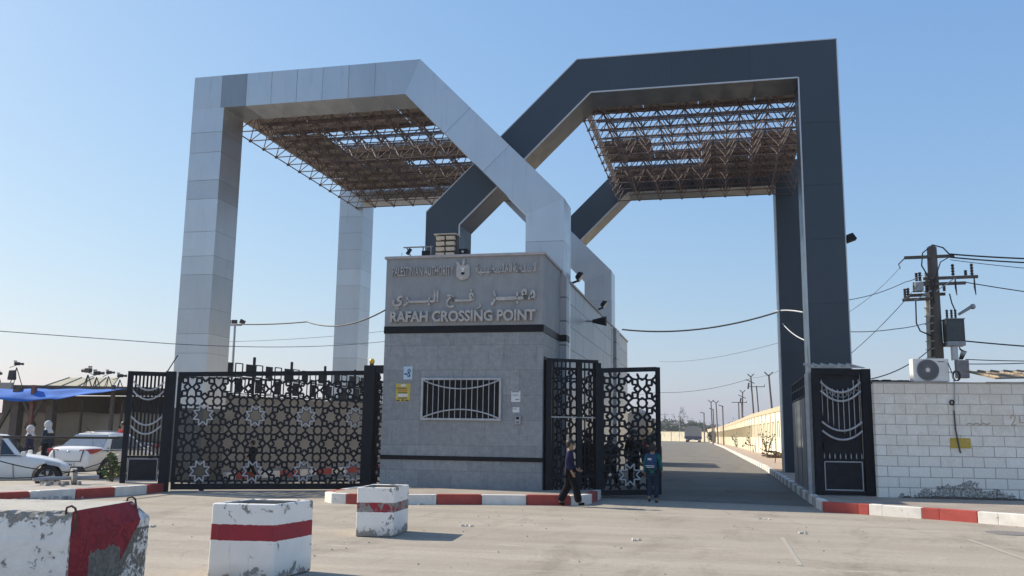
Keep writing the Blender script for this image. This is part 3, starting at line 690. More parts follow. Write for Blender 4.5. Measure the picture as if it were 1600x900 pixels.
# ------------------------------------------------------------------ lattice gates
def lattice(b, o, u, width, height, sx, sz, off, depth=.0, r=.0155, stars=None, silver=None):
    """star rosettes drawn in rods; o = lower left corner, u = unit direction along the leaf"""
    o = Vector(o); u = Vector(u).normalized(); z = Vector((0, 0, 1)); nn = u.cross(z)
    def P(a, c): return o + u * a + z * c + nn * depth
    def clipseg(p, q):
        (a, c), (d, e) = p, q; t0, t1 = 0.0, 1.0
        for pp, qq in ((-(d - a), a - 0), (d - a, width - a), (-(e - c), c - 0), (e - c, height - c)):
            if abs(pp) < 1e-9:
                if qq < 0: return None
            else:
                t = qq / pp
                if pp < 0: t0 = max(t0, t)
                else: t1 = min(t1, t)
        if t0 >= t1: return None
        return (a + (d - a) * t0, c + (e - c) * t0), (a + (d - a) * t1, c + (e - c) * t1)
    def seg(p, q, rr=r):
        s = clipseg(p, q)
        if s: b.bar(P(*s[0]), P(*s[1]), rr * 2, rr * 1.6 + rnd.uniform(0, .004), nn)
    nc = int(width / sx) + 3; nr = int(height / sz) + 2
    for ci in range(-1, nc):
        for ri in range(-1, nr):
            cx, cz = off[0] + ci * sx, off[1] + ri * sz
            pt = lambda rad, ang: (cx + sx * rad * math.cos(ang), cz + sz * rad * math.sin(ang))
            tip = [pt(.37, R(22.5 + 45 * k)) for k in range(8)]; notch = [pt(.20, R(45 * k)) for k in range(8)]; outr = [pt(.46, R(45 * k)) for k in range(8)]
            mid = [(pt(.43, R(45 * k - 13)), pt(.43, R(45 * k + 13))) for k in range(8)]
            if stars is None or (ci, ri) not in stars:
                for k in range(8):
                    seg(notch[k], tip[k]); seg(tip[k - 1], notch[k])
            for k in range(8):
                seg(tip[k - 1], outr[k]); seg(outr[k], tip[k])
                if k % 2 == 0: seg(outr[k], pt(.5, R(45 * k)))
            gx, gz = cx + sx / 2, cz + sz / 2
            g = lambda rad, ang: (gx + sx * rad * math.cos(ang), gz + sz * rad * math.sin(ang))
            q = [g(.185 if k % 2 == 0 else .145, R(22.5 * k)) for k in range(16)]
            for k in range(16): seg(q[k], q[(k + 1) % 16])
            for k in range(4): seg(g(.17, R(45 + 90 * k)), g(.25, R(45 + 90 * k)))
    if silver:
        return [(off[0] + ci * sx, off[1] + ri * sz) for ci, ri in silver], P, nn
def silver_star(parent, P, nn, c, sx, sz, front):
    b = MB(); pts = []
    for k in range(16):
        rad = .40 if k % 2 else .22
        a = R(22.5 * k); pts.append(P(c[0] + sx * rad * math.cos(a), c[1] + sz * rad * math.sin(a)) + nn * front)
    for k in range(16): b.bar(pts[k], pts[(k + 1) % 16], .032, .02 + .002 * (k % 2), nn)
    b.build('silver_star', M_SILVER, parent)

# sliding gate on the left
A = Vector((-12.70, 19.42, 0)); B = Vector((-8.62, 21.62, 0)); u = (B - A).normalized(); Lg = (B - A).length
sg = thing('sliding_gate', 'wide black sliding gate leaf of cut star lattice with silver stars', 'gate', tuple((A + B) / 2))
z0, z1 = .10, 2.86
def zt(s): return 2.80 + .18 * s / Lg
fr = MB(); nn = u.cross(Vector((0, 0, 1)))
fr.bar(A + Vector((0, 0, .11)), B + Vector((0, 0, .11)), .07, .14, (0, 0, 1))
fr.bar(A + Vector((0, 0, zt(0) - .04)), B + Vector((0, 0, zt(Lg) - .04)), .06, .11, (0, 0, 1))
for s in (.04, Lg - .04): fr.bar(A + u * s + Vector((0, 0, .18)), A + u * s + Vector((0, 0, zt(s) - .095)), .09, .06, nn)
fr.bar(A + u * .09 + Vector((0, 0, .24)), B - u * .09 + Vector((0, 0, .24)), .025, .025)
fr.build('frame', M_BLACKIRON, sg)
sx, sz = .605, .665
lb = MB(); lo_ = A + u * .08 + Vector((0, 0, .18))
st, PP_, nn_ = lattice(lb, lo_, u, Lg - .16, zt(0) - .27, sx, sz, (.55, .29), 0, .0245, None, [(0, 0), (2, 0), (4, 0), (6, 0), (0, 2), (2, 2), (4, 2), (6, 2)])
lb.build('star_lattice', M_BLACKIRON, sg)
for c in st:
    if c[0] < Lg - .2: silver_star(sg, PP_, nn_, c, sx, sz, .035)
for s in (.7, Lg - .7):
    q = A + u * s; b = MB(); b.cyl(q + nn * .05 + Vector((0, 0, .05)), q - nn * .05 + Vector((0, 0, .05)), .06, n=14); b.build('wheel', M_BLACKIRON, sg)
b = MB(); b.bar(A + Vector((0, 0, .005)) + nn * .02, B + Vector((0, 0, .005)) + nn * .02, .08, .016)
single(b, 'gate_rail', M_GALV, 'flat steel rail in the ground under the sliding gate', 'rail', tuple((A + B) / 2))
# gate post with beacon and the short fixed lattice panel
gp = thing('gate_post', 'broad black steel post at the gatehouse end of the sliding gate', 'post', (-8.42, 21.3, 0))
b = MB(); b.b2((-8.66, 21.18, 0), (-8.36, 21.42, 3.10)); b.build('shaft', M_BLACKIRON, gp, bevel=.01)
b = MB(); b.b2((-8.355, 21.2, 2.90), (-7.87, 21.40, 3.10)); b.build('lintel', M_BLACKIRON, gp)
bl = thing('beacon_lamp', 'round yellow warning lamp on top of the black gate post', 'lamp', (-8.5, 21.3, 3.10))
b = MB(); b.cyl((-8.5, 21.3, 3.10), (-8.5, 21.3, 3.14), .05, n=12); b.build('base', M_BLACKIRON, bl)
b = MB(); b.ball((-8.5, 21.3, 3.20), (.07, .07, .08), 12, 8); b.build('lens', simple('yellow_plastic', (.65, .42, .03), .3), bl, smooth=True)
lp = thing('lattice_fence', 'narrow fixed black lattice fence between the gate post and the gatehouse', 'fence', (-8.1, 21.35, 0))
b = MB(); lattice(b, (-8.35, 21.34, .15), (1, 0, 0), .49, 2.74, .6, .665, (.27, .32), 0, .022); b.bar((-8.33, 21.345, .15), (-8.33, 21.345, 2.89), .03, .03); b.build('star_lattice', M_BLACKIRON, lp)
b = MB(); b.b2((-8.35, 21.30, .10), (-7.87, 21.38, .16)); b.build('rail', M_BLACKIRON, lp)

# left pedestrian gate
def arc_pts(a, c, sag, dpt, n=14):
    a, c = Vector(a), Vector(c); return [a.lerp(c, k / n) + Vector((0, 0, -sag * (1 - (2 * k / n - 1) ** 2))) + dpt for k in range(n + 1)]
A2 = Vector((-13.66, 18.86, 0)); B2 = Vector((-12.74, 19.36, 0)); u2 = (B2 - A2).normalized(); n2 = u2.cross(Vector((0, 0, 1))); L2 = (B2 - A2).length
pg = thing('pedestrian_gate', 'narrow black barred gate at the left end of the sliding gate', 'gate', tuple((A2 + B2) / 2))
Zt = 2.80
b = MB(); up_ = Vector((0, 0, 1))
b.bar(A2 + u2 * .05 + up_ * .2, A2 + u2 * .05 + up_ * Zt, .12, .12, n2)
b.bar(B2 - u2 * .10 + up_ * .0, B2 - u2 * .10 + up_ * (Zt + .02), .24, .14, n2)
b.bar(A2 + u2 * .11 + up_ * (Zt - .05), B2 - u2 * .23 + up_ * (Zt - .05), .10, .10, up_)
b.bar(A2 + u2 * .11 + up_ * .80, B2 - u2 * .23 + up_ * .80, .06, .05, up_)
b.build('frame', M_BLACKIRON, pg)
b = MB(); xs0, xs1 = .13, L2 - .24
for k in range(8):
    s = xs0 + (xs1 - xs0) * (k + .5) / 8; b.bar(A2 + u2 * s + up_ * .83, A2 + u2 * s + up_ * (Zt - .1), .045, .02, n2)
b.build('bar_infill', M_BLACKIRON, pg)
for zz in (2.56, 2.34, 1.74, 1.53):
    b = MB(); b.tube(arc_pts(A2 + u2 * xs0 + up_ * zz, A2 + u2 * xs1 + up_ * zz, .20, n2 * .04), .022, 6); b.build('silver_arc', M_SILVER, pg)
b = MB(); b.bar(A2 + u2 * xs0 + up_ * .50, A2 + u2 * xs1 + up_ * .50, .02, .54, up_); pnl = b.build('bottom_panel', M_DUSTYIRON, pg)
b = MB(); q = [A2 + u2 * (xs0 + .02) + up_ * .25, A2 + u2 * (xs1 - .02) + up_ * .25, A2 + u2 * (xs1 - .02) + up_ * .75, A2 + u2 * (xs0 + .02) + up_ * .75]
for i in range(4): b.bar(q[i] + n2 * .015, q[(i + 1) % 4] + n2 * .015, .018, .016, n2)
b.build('panel_trim', M_SILVER, pnl)
b = MB(); b.tube([B2 - u2 * .2 + up_ * Zt, B2 + u2 * .02 + up_ * (Zt + .42)], .014, 6); b.build('bent_rod', M_BLACKIRON, pg)

# gates to the right of the gatehouse
G0 = Vector((-3.87, 20.66, 0)); G1 = Vector((-2.80, 21.32, 0)); gu = (G1 - G0).normalized(); gn = gu.cross(up_); Lq = (G1 - G0).length
bg_ = thing('barred_gate', 'black gate of upright bars against the gatehouse flank', 'gate', tuple((G0 + G1) / 2))
b = MB(); Zt = 3.17
b.bar(G0 + up_ * .15, G0 + up_ * Zt, .13, .12, gn); b.bar(G0 + gu * .62 * Lq + up_ * .15, G0 + gu * .62 * Lq + up_ * Zt, .13, .09, gn)
b.bar(G0 + up_ * (Zt + .0), G1 + up_ * (Zt + .0), .11, .07, up_); b.bar(G0 + gu * .07 + up_ * (Zt - .42), G0 + gu * (.62 * Lq - .07) + up_ * (Zt - .42), .06, .04, up_)
b.bar(G1 + up_ * .0, G1 + up_ * (Zt - .03), .14, .12, gn)
b.bar(G0 + gu * .07 + up_ * .5, G1 - gu * .08 + up_ * .5, .04, .06, up_)
b.build('frame', M_BLACKIRON, bg_)
b = MB()
for k in range(5): b.bar(G0 + gu * (.13 + .105 * k) + up_ * .2, G0 + gu * (.13 + .105 * k) + up_ * (Zt - .04), .03, .03, gn)
for k in range(3): b.bar(G0 + gu * (.62 * Lq + .15 + .11 * k) + up_ * .2, G0 + gu * (.62 * Lq + .15 + .11 * k) + up_ * (Zt - .04), .025, .03, gn)
b.build('bar_infill', M_BLACKIRON, bg_)
b = MB(); b.bar(G0 + gu * .07 + up_ * 1.85 + gn * .03, G1 - gu * .08 + up_ * 1.85 + gn * .03, .03, .03, up_); b.build('cross_rail', M_GALV, bg_)
lf2 = thing('lattice_gate', 'black star lattice leaf folded back behind the upright bars', 'gate', (-3.4, 21.6, 0))
S0 = Vector((-3.84, 21.35, 0)); S1 = Vector((-2.95, 21.9, 0)); su = (S1 - S0).normalized()
b = MB(); lattice(b, S0 + up_ * .15, su, (S1 - S0).length, 2.85, .52, .62, (.25, .3), 0, .020); b.build('star_lattice', M_BLACKIRON, lf2)
b = MB(); b.bar(S0 + up_ * .12, S1 + up_ * .12, .05, .06, up_); b.bar(S0 + up_ * 3.02, S1 + up_ * 3.02, .05, .06, up_); b.build('frame', M_BLACKIRON, lf2)
O0 = Vector((-2.74, 21.36, 0)); O1 = Vector((-1.42, 22.45, 0)); ou = (O1 - O0).normalized(); on = ou.cross(up_); Lo = (O1 - O0).length
og = thing('open_gate_leaf', 'black star lattice gate leaf standing open over the roadway', 'gate', tuple((O0 + O1) / 2))
b = MB(); Zo = 3.02
for s in (.03, Lo - .05): b.bar(O0 + ou * s + up_ * .06, O0 + ou * s + up_ * (Zo + .1 * s / Lo), .10, .07, on)
b.bar(O0 + ou * .08 + up_ * .12, O1 - ou * .1 + up_ * .12, .06, .12, up_); b.bar(O0 + ou * .08 + up_ * (Zo - .05), O1 - ou * .1 + up_ * (Zo + .05), .06, .11, up_)
b.build('frame', M_BLACKIRON, og)
b = MB(); st, PP_, nn_ = lattice(b, O0 + ou * .08 + up_ * .19, ou, Lo - .17, Zo - .28, .80, .68, (.72, .34), 0, .024, None, [(0, 0)]); b.build('star_lattice', M_BLACKIRON, og)
silver_star(og, PP_, nn_, st[0], .80, .68, .035)

# right pedestrian gate with little sheet roof
Q0 = Vector((2.09, 21.70, 0)); Q1 = Vector((3.36, 21.86, 0)); qu = (Q1 - Q0).normalized(); qn = qu.cross(up_); Lr = (Q1 - Q0).length
rg_ = thing('pedestrian_gate', 'black pedestrian gate with silver arcs under a small sheet roof', 'gate', tuple((Q0 + Q1) / 2))
b = MB(); Zr = 3.02
b.bar(Q0 + qu * .07 + up_ * .19, Q0 + qu * .07 + up_ * Zr, .15, .16, qn); b.bar(Q1 - qu * .10 + up_ * .19, Q1 - qu * .10 + up_ * Zr, .20, .16, qn)
b.bar(Q0 + qu * .15 + up_ * (Zr - .07), Q1 - qu * .21 + up_ * (Zr - .07), .12, .13, up_); b.bar(Q0 + qu * .15 + up_ * .24, Q1 - qu * .21 + up_ * .24, .08, .08, up_)
b.bar(Q0 + qu * .15 + up_ * .98, Q1 - qu * .21 + up_ * .98, .06, .04, up_)
b.build('frame', M_BLACKIRON, rg_)
b = MB(); b.bar(Q0 + qu * .15 + up_ * 1.62 - qn * .06, Q1 - qu * .21 + up_ * 1.62 - qn * .06, .02, 2.6, up_); b.build('back_sheet', M_DUSTYIRON, rg_)
b = MB(); ra, rb = .20, Lr - .26
for k in range(8):
    s = ra + (rb - ra) * k / 7; e = [2.78, 2.62, 2.58, 2.56, 2.57, 2.60, 2.78, 2.80][k]; bt = [1.95, 1.78, 1.70, 1.6, 1.55, 1.45, 1.5, 1.7][k]
    b.tube([Q0 + qu * s + up_ * bt + qn * .02, Q0 + qu * s + up_ * (bt + .12) + qn * .02, Q0 + qu * s + up_ * (e - .09) + qn * .02, Q0 + qu * s + up_ * (e - .05) + qn * .02, Q0 + qu * s + up_ * e + qn * .02], [.002, .011, .011, .022, .003], 6)
    b.tube([Q0 + qu * s + up_ * .985 + qn * .02, Q0 + qu * s + up_ * 1.05 + qn * .02, Q0 + qu * s + up_ * 1.12 + qn * .02], [.011, .018, .003], 6)
b.build('spear_bars', M_GALV, rg_)
b = MB()
for k in range(9):                      # small scroll rings between the two upper arcs
    s = ra + (rb - ra) * (k + .5) / 9; zz = 2.62 - .20 * (1 - (2 * (k + .5) / 9 - 1) ** 2)
    b.tube([Q0 + qu * (s + .04 * math.cos(a)) + up_ * (zz + .05 * math.sin(a)) + qn * .03 for a in [i * math.pi / 5 for i in range(10)]], .007, 5, closed=True)
b.build('scroll', M_GALV, rg_)
for zz, sg_ in ((2.72, .235), (2.52, .235), (1.82, .20), (1.62, .20)):
    b = MB(); b.tube(arc_pts(Q0 + qu * (ra - .03) + up_ * zz, Q0 + qu * (rb + .03) + up_ * zz, sg_, qn * .045), .024, 6); b.build('silver_arc', M_SILVER, rg_)
b = MB(); b.bar(Q0 + qu * .16 + up_ * .62, Q1 - qu * .22 + up_ * .62, .025, .66, up_); pnl = b.build('bottom_panel', M_DUSTYIRON, rg_)
b = MB(); q = [Q0 + qu * s + up_ * z for s, z in ((.20, .31), (Lr - .26, .31), (Lr - .26, .93), (.20, .93))]
for i in range(4): b.bar(q[i] + qn * .018, q[(i + 1) % 4] + qn * .018, .022, .018, qn)
b.build('panel_trim', M_SILVER, pnl)
b = MB(); b.bar(Q0 + qu * .18 + up_ * 1.27 + qn * .06, Q0 + qu * .38 + up_ * 1.27 + qn * .06, .08, .14, up_); b.build('lock_box', M_BLACKIRON, rg_)
b = MB(); b.bar(Q0 + qu * .93 * Lr * .92 + up_ * 1.0 + qn * .03, Q0 + qu * .93 * Lr * .92 + up_ * 1.55 + qn * .03, .07, .03, qn); b.build('pull_bar', M_DUSTYIRON, rg_)
b = MB(); n_ = 6
for k in range(n_):
    s0, s1 = -.03 + (Lr - .10) * k / n_, -.03 + (Lr - .10) * (k + 1) / n_
    p = [Q0 + qu * s0 + qn * .14 + up_ * 3.03, Q0 + qu * s1 + qn * .14 + up_ * 3.03, Q0 + qu * s1 - qn * .75 + up_ * 3.16, Q0 + qu * s0 - qn * .75 + up_ * 3.16]
    b.hexa(p + [x + up_ * .015 for x in p])
    c = Q0 + qu * s0; b.hexa([c + qn * .17 + up_ * 3.04, c + qu * .05 + qn * .17 + up_ * 3.04, c + qu * .05 - qn * .75 + up_ * 3.17, c - qn * .75 + up_ * 3.17, c + qu * .015 + qn * .17 + up_ * 3.085, c + qu * .035 + qn * .17 + up_ * 3.085, c + qu * .035 - qn * .75 + up_ * 3.215, c + qu * .015 - qn * .75 + up_ * 3.215])
b.build('sheet_roof', simple('weathered_zinc', (.40, .37, .33), .5, .3, .25), rg_)
# side screen of metal sheets running back from the gate
ss = thing('metal_screen', 'grey metal sheet screen running back from the right pedestrian gate', 'screen', (2.06, 24, 0))
M_SCREEN = simple('dull_grey_sheet', (.14, .155, .165), .5, .1, .35, 1.6, stretch=(1, 3, .3), dirt=(2.5, .6, (.07, .065, .06)))
b = MB()
for k in range(8):
    ya = 21.95 + k * .66; b.b2((2.04 + .012 * (k % 2), ya, .2), (2.065 + .012 * (k % 2), ya + .65, 2.42 - .0 * k))
b.build('sheet', M_SCREEN, ss)
b = MB(); b.b2((2.02, 21.83, .2), (2.12, 21.93, 2.95)); b.build('post', M_GALV, ss)
b = MB()
for zz in (2.46, 2.70, 2.93): b.bar((2.05, 22.0, zz), (2.05, 27.2, zz - .0), .03, .03)
for k in range(10): b.bar((2.05, 22.2 + k * .53, 2.46), (2.05, 22.2 + k * .53, 2.93), .025, .02)
b.build('top_grille', M_BLACKIRON, ss)
b = MB(); b.b2((1.93, 21.70, .2), (2.005, 21.80, 2.9)); b.build('jamb', M_GALV, ss)

# ------------------------------------------------------------------ block wall, air conditioner, sign
W0 = Vector((3.36, 21.42, .19)); wu = Vector((1, .085, 0)).normalized(); wrz = math.atan2(wu.y, wu.x)
wall = thing('block_wall', 'whitewashed concrete block wall with sooty foot at the right', 'wall', tuple(W0), wrz)
b = MB(); b.b2((0, 0, -.1), (9.5, .2, 2.492)); b.build('block_face', M_BLOCK, wall, world=False)
b = MB(); x = 0
rg = random.Random(4)
while x < 9.4:
    l_ = rg.uniform(.3, .8); b.b2((x, -.004 - rg.uniform(0, .01), 2.492), (min(9.5, x + l_), .2, 2.512 + rg.uniform(0, .02))); x += l_
b.build('mortar_capping', M_CONC, wall, world=False)
def wl(x, d, z): return W0 + wu * x + Vector((wu.y, -wu.x, 0)) * d + Vector((0, 0, z))
ac = thing('air_conditioner', 'white outdoor air conditioner unit standing on the block wall', 'air conditioner', tuple(wl(1.25, -.1, 2.53)), wrz)
M_ACW = simple('aged_white_enamel', (.70, .68, .65), .4, 0, .1, 5)
b = MB(); b.b2((-.38, -.06, 0), (.38, .22, .51)); b.build('casing', M_ACW, ac, world=False, bevel=.012)
b = MB(); b.cyl((-.07, -.055, .255), (-.07, -.068, .255), .235, n=36); b.build('fan_opening', simple('fan_shadow_black', (.05, .05, .052), .6), ac, world=False)
fg = MB()
for rr in (.05, .085, .12, .155, .19, .215, .234): fg.tube([(-.07 + rr * math.cos(a), -.078, .255 + rr * math.sin(a)) for a in [i * math.pi / 16 for i in range(32)]], .0042, 5, closed=True)
for k in range(28):
    a = k * math.pi / 14; pts = [(-.07 + rr * math.cos(a + rr * 3), -.076, .255 + rr * math.sin(a + rr * 3)) for rr in (.04, .1, .16, .234)]; fg.tube(pts, .0035, 4)
fg.build('fan_guard', M_GALV, ac, world=False)
b = MB(); b.cyl((-.07, -.07, .255), (-.07, -.085, .255), .045, n=18); b.build('hub_cap', M_ACW, ac, world=False)
for x in (-.28, .28):
    b = MB(); b.b2((x - .03, -.08, -.03), (x + .03, .22, -.001)); b.build('foot', M_GALV, ac, world=False)
b = MB(); b.b2((.15, -.064, .432), (.29, -.058, .448)); b.build('maker_plate', P_DK, ac, world=False)
b = MB(); P0 = wl(1.70, -.05, 2.5)
for k in range(3): b.tube([P0 + Vector((.02 * k, 0, .02)) + Vector((.0 + .07 * math.cos(a) + .06, .02 * k, .14 + .11 * math.sin(a))) for a in [i * math.pi / 7 for i in range(14)]], .009, 5, closed=True)
b.tube([wl(1.60, .0, 2.95), wl(1.68, -.02, 2.72), wl(1.72, -.03, 2.52)], .012, 6)
single(b, 'coiled_cable', M_CABLE, 'black cable coiled on the wall top beside the air conditioner', 'cable', tuple(P0))
ds = thing('drain_pipe', 'thin grey pipe hanging down the face of the block wall', 'pipe', tuple(wl(1.62, .02, 1.3)))
b = MB(); b.tube([wl(1.60, -.02, 2.75), wl(1.67, -.0, 2.72), wl(1.70, .03, 2.50), wl(1.68, .025, 2.1), wl(1.655, .025, 1.9)], .013, 6); b.build('upper_pipe', M_GALV, ds)
b = MB(); b.tube([wl(1.655, .025, 1.9), wl(1.66, .03, 1.5), wl(1.72, .03, 1.05), wl(1.735, .03, .98)], .017, 6); b.build('hose', simple('dark_hose', (.07, .065, .06), .7), ds)
b = MB(); cc_ = wl(1.62, .03, 2.07); b.tube([cc_ + Vector((.04 * math.cos(a), -.01, .05 * math.sin(a))) for a in [i * math.pi / 6 for i in range(12)]], .016, 6, closed=True); b.build('clamp', M_DUSTYIRON, ds)
ys = thing('warning_sign', 'small yellow sign plate on the block wall behind the hose', 'sign', tuple(wl(1.75, .01, 1.2)), wrz)
b = MB(); b.b2((-.21, -.004, -.115), (.21, .006, .10)); b.build('plate', simple('sun_faded_yellow', (.50, .34, .03), .5, 0, .15), ys, world=False)
b = MB(); rg = random.Random(2)
for k, zz in enumerate((.055, .015, -.025, -.065)):
    x = -.17
    while x < .16:
        l_ = rg.uniform(.03, .08); b.b2((x, -.0075, zz - .004), (min(.18, x + l_), -.0042, zz + .006)); x += l_ + .015
b.build('text_lines', simple('pale_yellow_print', (.62, .52, .20), .5), ys, world=False)
b = MB()
for pts in ([(6.0, 1.58), (6.05, 1.66), (6.12, 1.62), (6.08, 1.52), (6.02, 1.45), (6.12, 1.45)], [(6.2, 1.66), (6.2, 1.5), (6.3, 1.5), (6.3, 1.66)], [(5.1 + .07 * i - 0, 1.45 + .03 * (i % 2)) for i in range(8)]):
    b.tube([wl(x - 3.2, .006, z + .15) for x, z in pts], .012, 4)
single(b, 'graffiti', simple('brown_spray_scrawl', (.48, .40, .31), .8), 'faint brown scrawl painted on the block wall at the right edge', 'graffiti', tuple(wl(2.6, .0, 1.7)))
b = MB(); rg = random.Random(9)
for k in range(26):
    x = rg.uniform(.05, 1.0); b.box(wl(x, -.1, 2.52), (rg.uniform(.06, .16), .12, rg.uniform(.02, .10)), rz=rg.uniform(0, 3))
tag(b.build('debris_row', M_DUSTYIRON), 'dark scraps lying on the wall top left of the air conditioner', 'debris', kind='stuff')
tr = thing('tin_roof', 'weathered tin roof edge showing above the block wall at far right', 'roof', (8.4, 26, 0))
b = MB(); b.hexa([(7.0, 25.6, 3.02), (12, 25.6, 3.14), (12, 29, 3.5), (7.2, 29, 3.42), (7.0, 25.6, 3.06), (12, 25.6, 3.18), (12, 29, 3.54), (7.2, 29, 3.46)]); b.build('sheet', simple('old_tin', (.26, .20, .14), .7, .1, .3), tr)
b = MB()
for k in range(14): b.bar((7.1 + .35 * k, 25.55, 3.07 + .0085 * k), (7.1 + .35 * k, 28.9, 3.48), .05, .04)
b.build('ribs', simple('tan_ribs', (.42, .33, .22), .7), tr)
b = MB(); b.b2((7.9, 26.2, 0), (12, 29, 3.0)); b.build('hut_wall', M_BEIGEWALL, tr)

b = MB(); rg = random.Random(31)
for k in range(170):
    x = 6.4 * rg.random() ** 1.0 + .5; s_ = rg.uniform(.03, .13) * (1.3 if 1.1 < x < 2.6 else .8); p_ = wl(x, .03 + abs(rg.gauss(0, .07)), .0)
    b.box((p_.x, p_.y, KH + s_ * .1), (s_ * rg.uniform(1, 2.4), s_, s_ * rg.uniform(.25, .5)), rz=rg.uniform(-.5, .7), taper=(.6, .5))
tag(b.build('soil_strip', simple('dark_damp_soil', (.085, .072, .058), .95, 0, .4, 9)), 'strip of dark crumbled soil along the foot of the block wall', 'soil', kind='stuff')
# ------------------------------------------------------------------ utility pole by the wall
M_WOOD = simple('weathered_wood_pole', (.13, .105, .085), .85, 0, .3, 2.0, stretch=(4, 4, .4), bmp=.3, bscale=20)
M_CERAM = simple('dark_ceramic', (.06, .04, .04), .3)
PX, PY = 6.58, 30.0
up1 = thing('utility_pole', 'tall wooden utility pole loaded with crossarms and a transformer', 'utility pole', (PX, PY, 0))
b = MB(); b.tube([(PX, PY, 0), (PX + .03, PY, 4), (PX + .06, PY, 7.42), (PX + .06, PY, 7.47)], [.21, .19, .145, .08], 12); b.build('mast', M_WOOD, up1, smooth=True)
b = MB(); b.tube([(PX - .27, PY - .1, 0), (PX - .24, PY - .1, 3.5), (PX - .17, PY - .12, 6.6)], [.07, .06, .05], 8)
for k in range(12): b.bar((PX - .34 + .005 * k, PY - .16, 3.4 + .26 * k), (PX - .08 + .004 * k, PY - .18, 3.43 + .26 * k + rnd.uniform(-.04, .06)), .03, .03)
b.build('conduit', simple('pale_conduit', (.42, .38, .30), .7, 0, .3), up1)
def arm(p, q, wd=.10):
    a = MB(); a.bar(p, q, wd, wd); return a.build('crossarm', M_WOOD, up1)
arms = [((5.8, PY - .1, 7.10), (7.25, PY - .1, 7.12)), ((6.3, PY - .2, 6.40), (7.86, PY - .2, 6.43)), ((6.2, PY - .2, 6.22), (7.5, PY - .2, 6.24)), ((5.66, PY - .2, 5.74), (6.5, PY - .2, 5.77)), ((5.9, PY + .15, 5.93), (6.98, PY + .15, 5.96)), ((6.0, PY - .15, 6.25), (6.5, PY - .15, 6.28))]
for p, q in arms: arm(p, q, .09)
b = MB(); b.bar((6.62, PY - .27, 5.98), (7.2, PY - .27, 6.4), .05, .03); b.build('brace', M_GALV, up1); b = MB(); b.bar((6.5, PY - .27, 6.02), (5.98, PY - .27, 5.7), .05, .03); b.build('brace', M_GALV, up1); b = MB(); b.bar((5.8, PY - .1, 7.08), (5.62, PY - .1, 6.9), .04, .04); b.bar((5.62, PY - .1, 6.9), (5.66, PY - .1, 6.75), .03, .03); b.build('brace', M_GALV, up1)
def insul(x, z, hgt=.3, rr=.055, y=PY - .2):
    a = MB(); pr = []
    for k in range(9): pr.append((rr * (1 if k % 2 else .55), hgt * k / 8))
    a.lathe(pr, (x, y, z), 10); return a.build('insulator', M_CERAM, up1, smooth=False)
for x, z, hh in ((7.16, 6.48, .36), (7.70, 6.48, .36), (7.52, 6.48, .16), (5.74, 5.80, .30), (5.83, 5.80, .32), (6.02, 5.98, .22), (6.12, 5.98, .24), (6.2, 5.98, .2), (6.4, 5.98, .2), (6.88, 6.0, .2), (6.10, 6.33, .26), (6.2, 6.33, .28), (7.3, 6.0, .0001)):
    if hh > .01: insul(x, z, hh)
b = MB(); b.b2((6.02, PY - .34, 6.0), (6.27, PY - .1, 6.28)); b.build('control_box', simple('light_grey_box', (.40, .41, .42), .5), up1, bevel=.02)
b = MB(); b.b2((6.80, PY - .5, 4.42), (7.32, PY + .0, 5.08)); trf = b.build('transformer', simple('transformer_green_grey', (.065, .075, .075), .5), up1, bevel=.02)
b = MB(); b.b2((6.80, PY - .51, 4.28), (7.32, PY + .01, 4.41)); b.build('tank_flange', M_GALV, trf); b = MB(); b.b2((6.78, PY - .53, 5.082), (7.34, PY + .02, 5.11)); b.build('tank_flange', M_GALV, trf)
for x in (6.9, 7.03, 7.14): insul(x, 5.11, .3, .045, PY - .25)
b = MB(); b.cyl((7.22, PY - .25, 5.25), (7.62, PY - .35, 5.5), .04, .055, 12); b.build('lamp_arm', M_GALV, up1); b = MB(); b.ball((7.62, PY - .35, 5.48), .085, 12, 8); b.build('lamp_head', M_GALV, up1, smooth=True)
b = MB(); b.b2((6.95, PY - .45, 3.85), (7.1, PY - .2, 4.26)); b.build('meter_box', M_ACW, up1)
b = MB(); b.b2((7.03, PY - .46, 3.30), (7.38, PY - .2, 3.84)); b.build('fuse_box', simple('grey_pink_box', (.30, .26, .245), .6, 0, .2), up1, bevel=.01)
b = MB()
b.tube([(7.1, PY - .3, 7.1), (6.9, PY - .3, 7.35), (6.6, PY - .3, 7.45), (6.3, PY - .3, 7.2), (6.25, PY - .3, 6.8), (6.5, PY - .3, 6.3), (6.55, PY - .3, 5.6)], .022, 6)
b.tube([(7.15, PY - .3, 7.1), (6.8, PY - .3, 6.9), (6.66, PY - .3, 6.5), (6.55, PY - .3, 6.0)], .018, 6)
b.build('drop_lead', M_CABLE, up1); b = MB()
b.tube([(6.03, PY - .25, 5.75), (6.0, PY - .3, 5.0), (6.1, PY - .3, 4.75), (6.45, PY - .2, 4.6)], .022, 6)
b.build('drop_lead', M_CABLE, up1); b = MB()
b.tube([(7.0, PY - .3, 5.9), (7.05, PY - .3, 5.6), (7.12, PY - .3, 5.4)], .02, 6); b.build('drop_lead', M_CABLE, up1); b = MB()
for x in (7.2, 7.74): b.tube([(x, PY - .25, 6.4), (x, PY - .25, 6.1), (x + .02, PY - .25, 5.85)], [.018, .03, .012], 6)
for k in range(6): b.tube([(7.15, PY - .4, 4.27 - .02 * k), (7.2 + .03 * k, PY - .4, 4.1), (7.12 + .02 * k, PY - .4, 3.86)], .012, 5)
b.build('drop_lead', M_CABLE, up1)

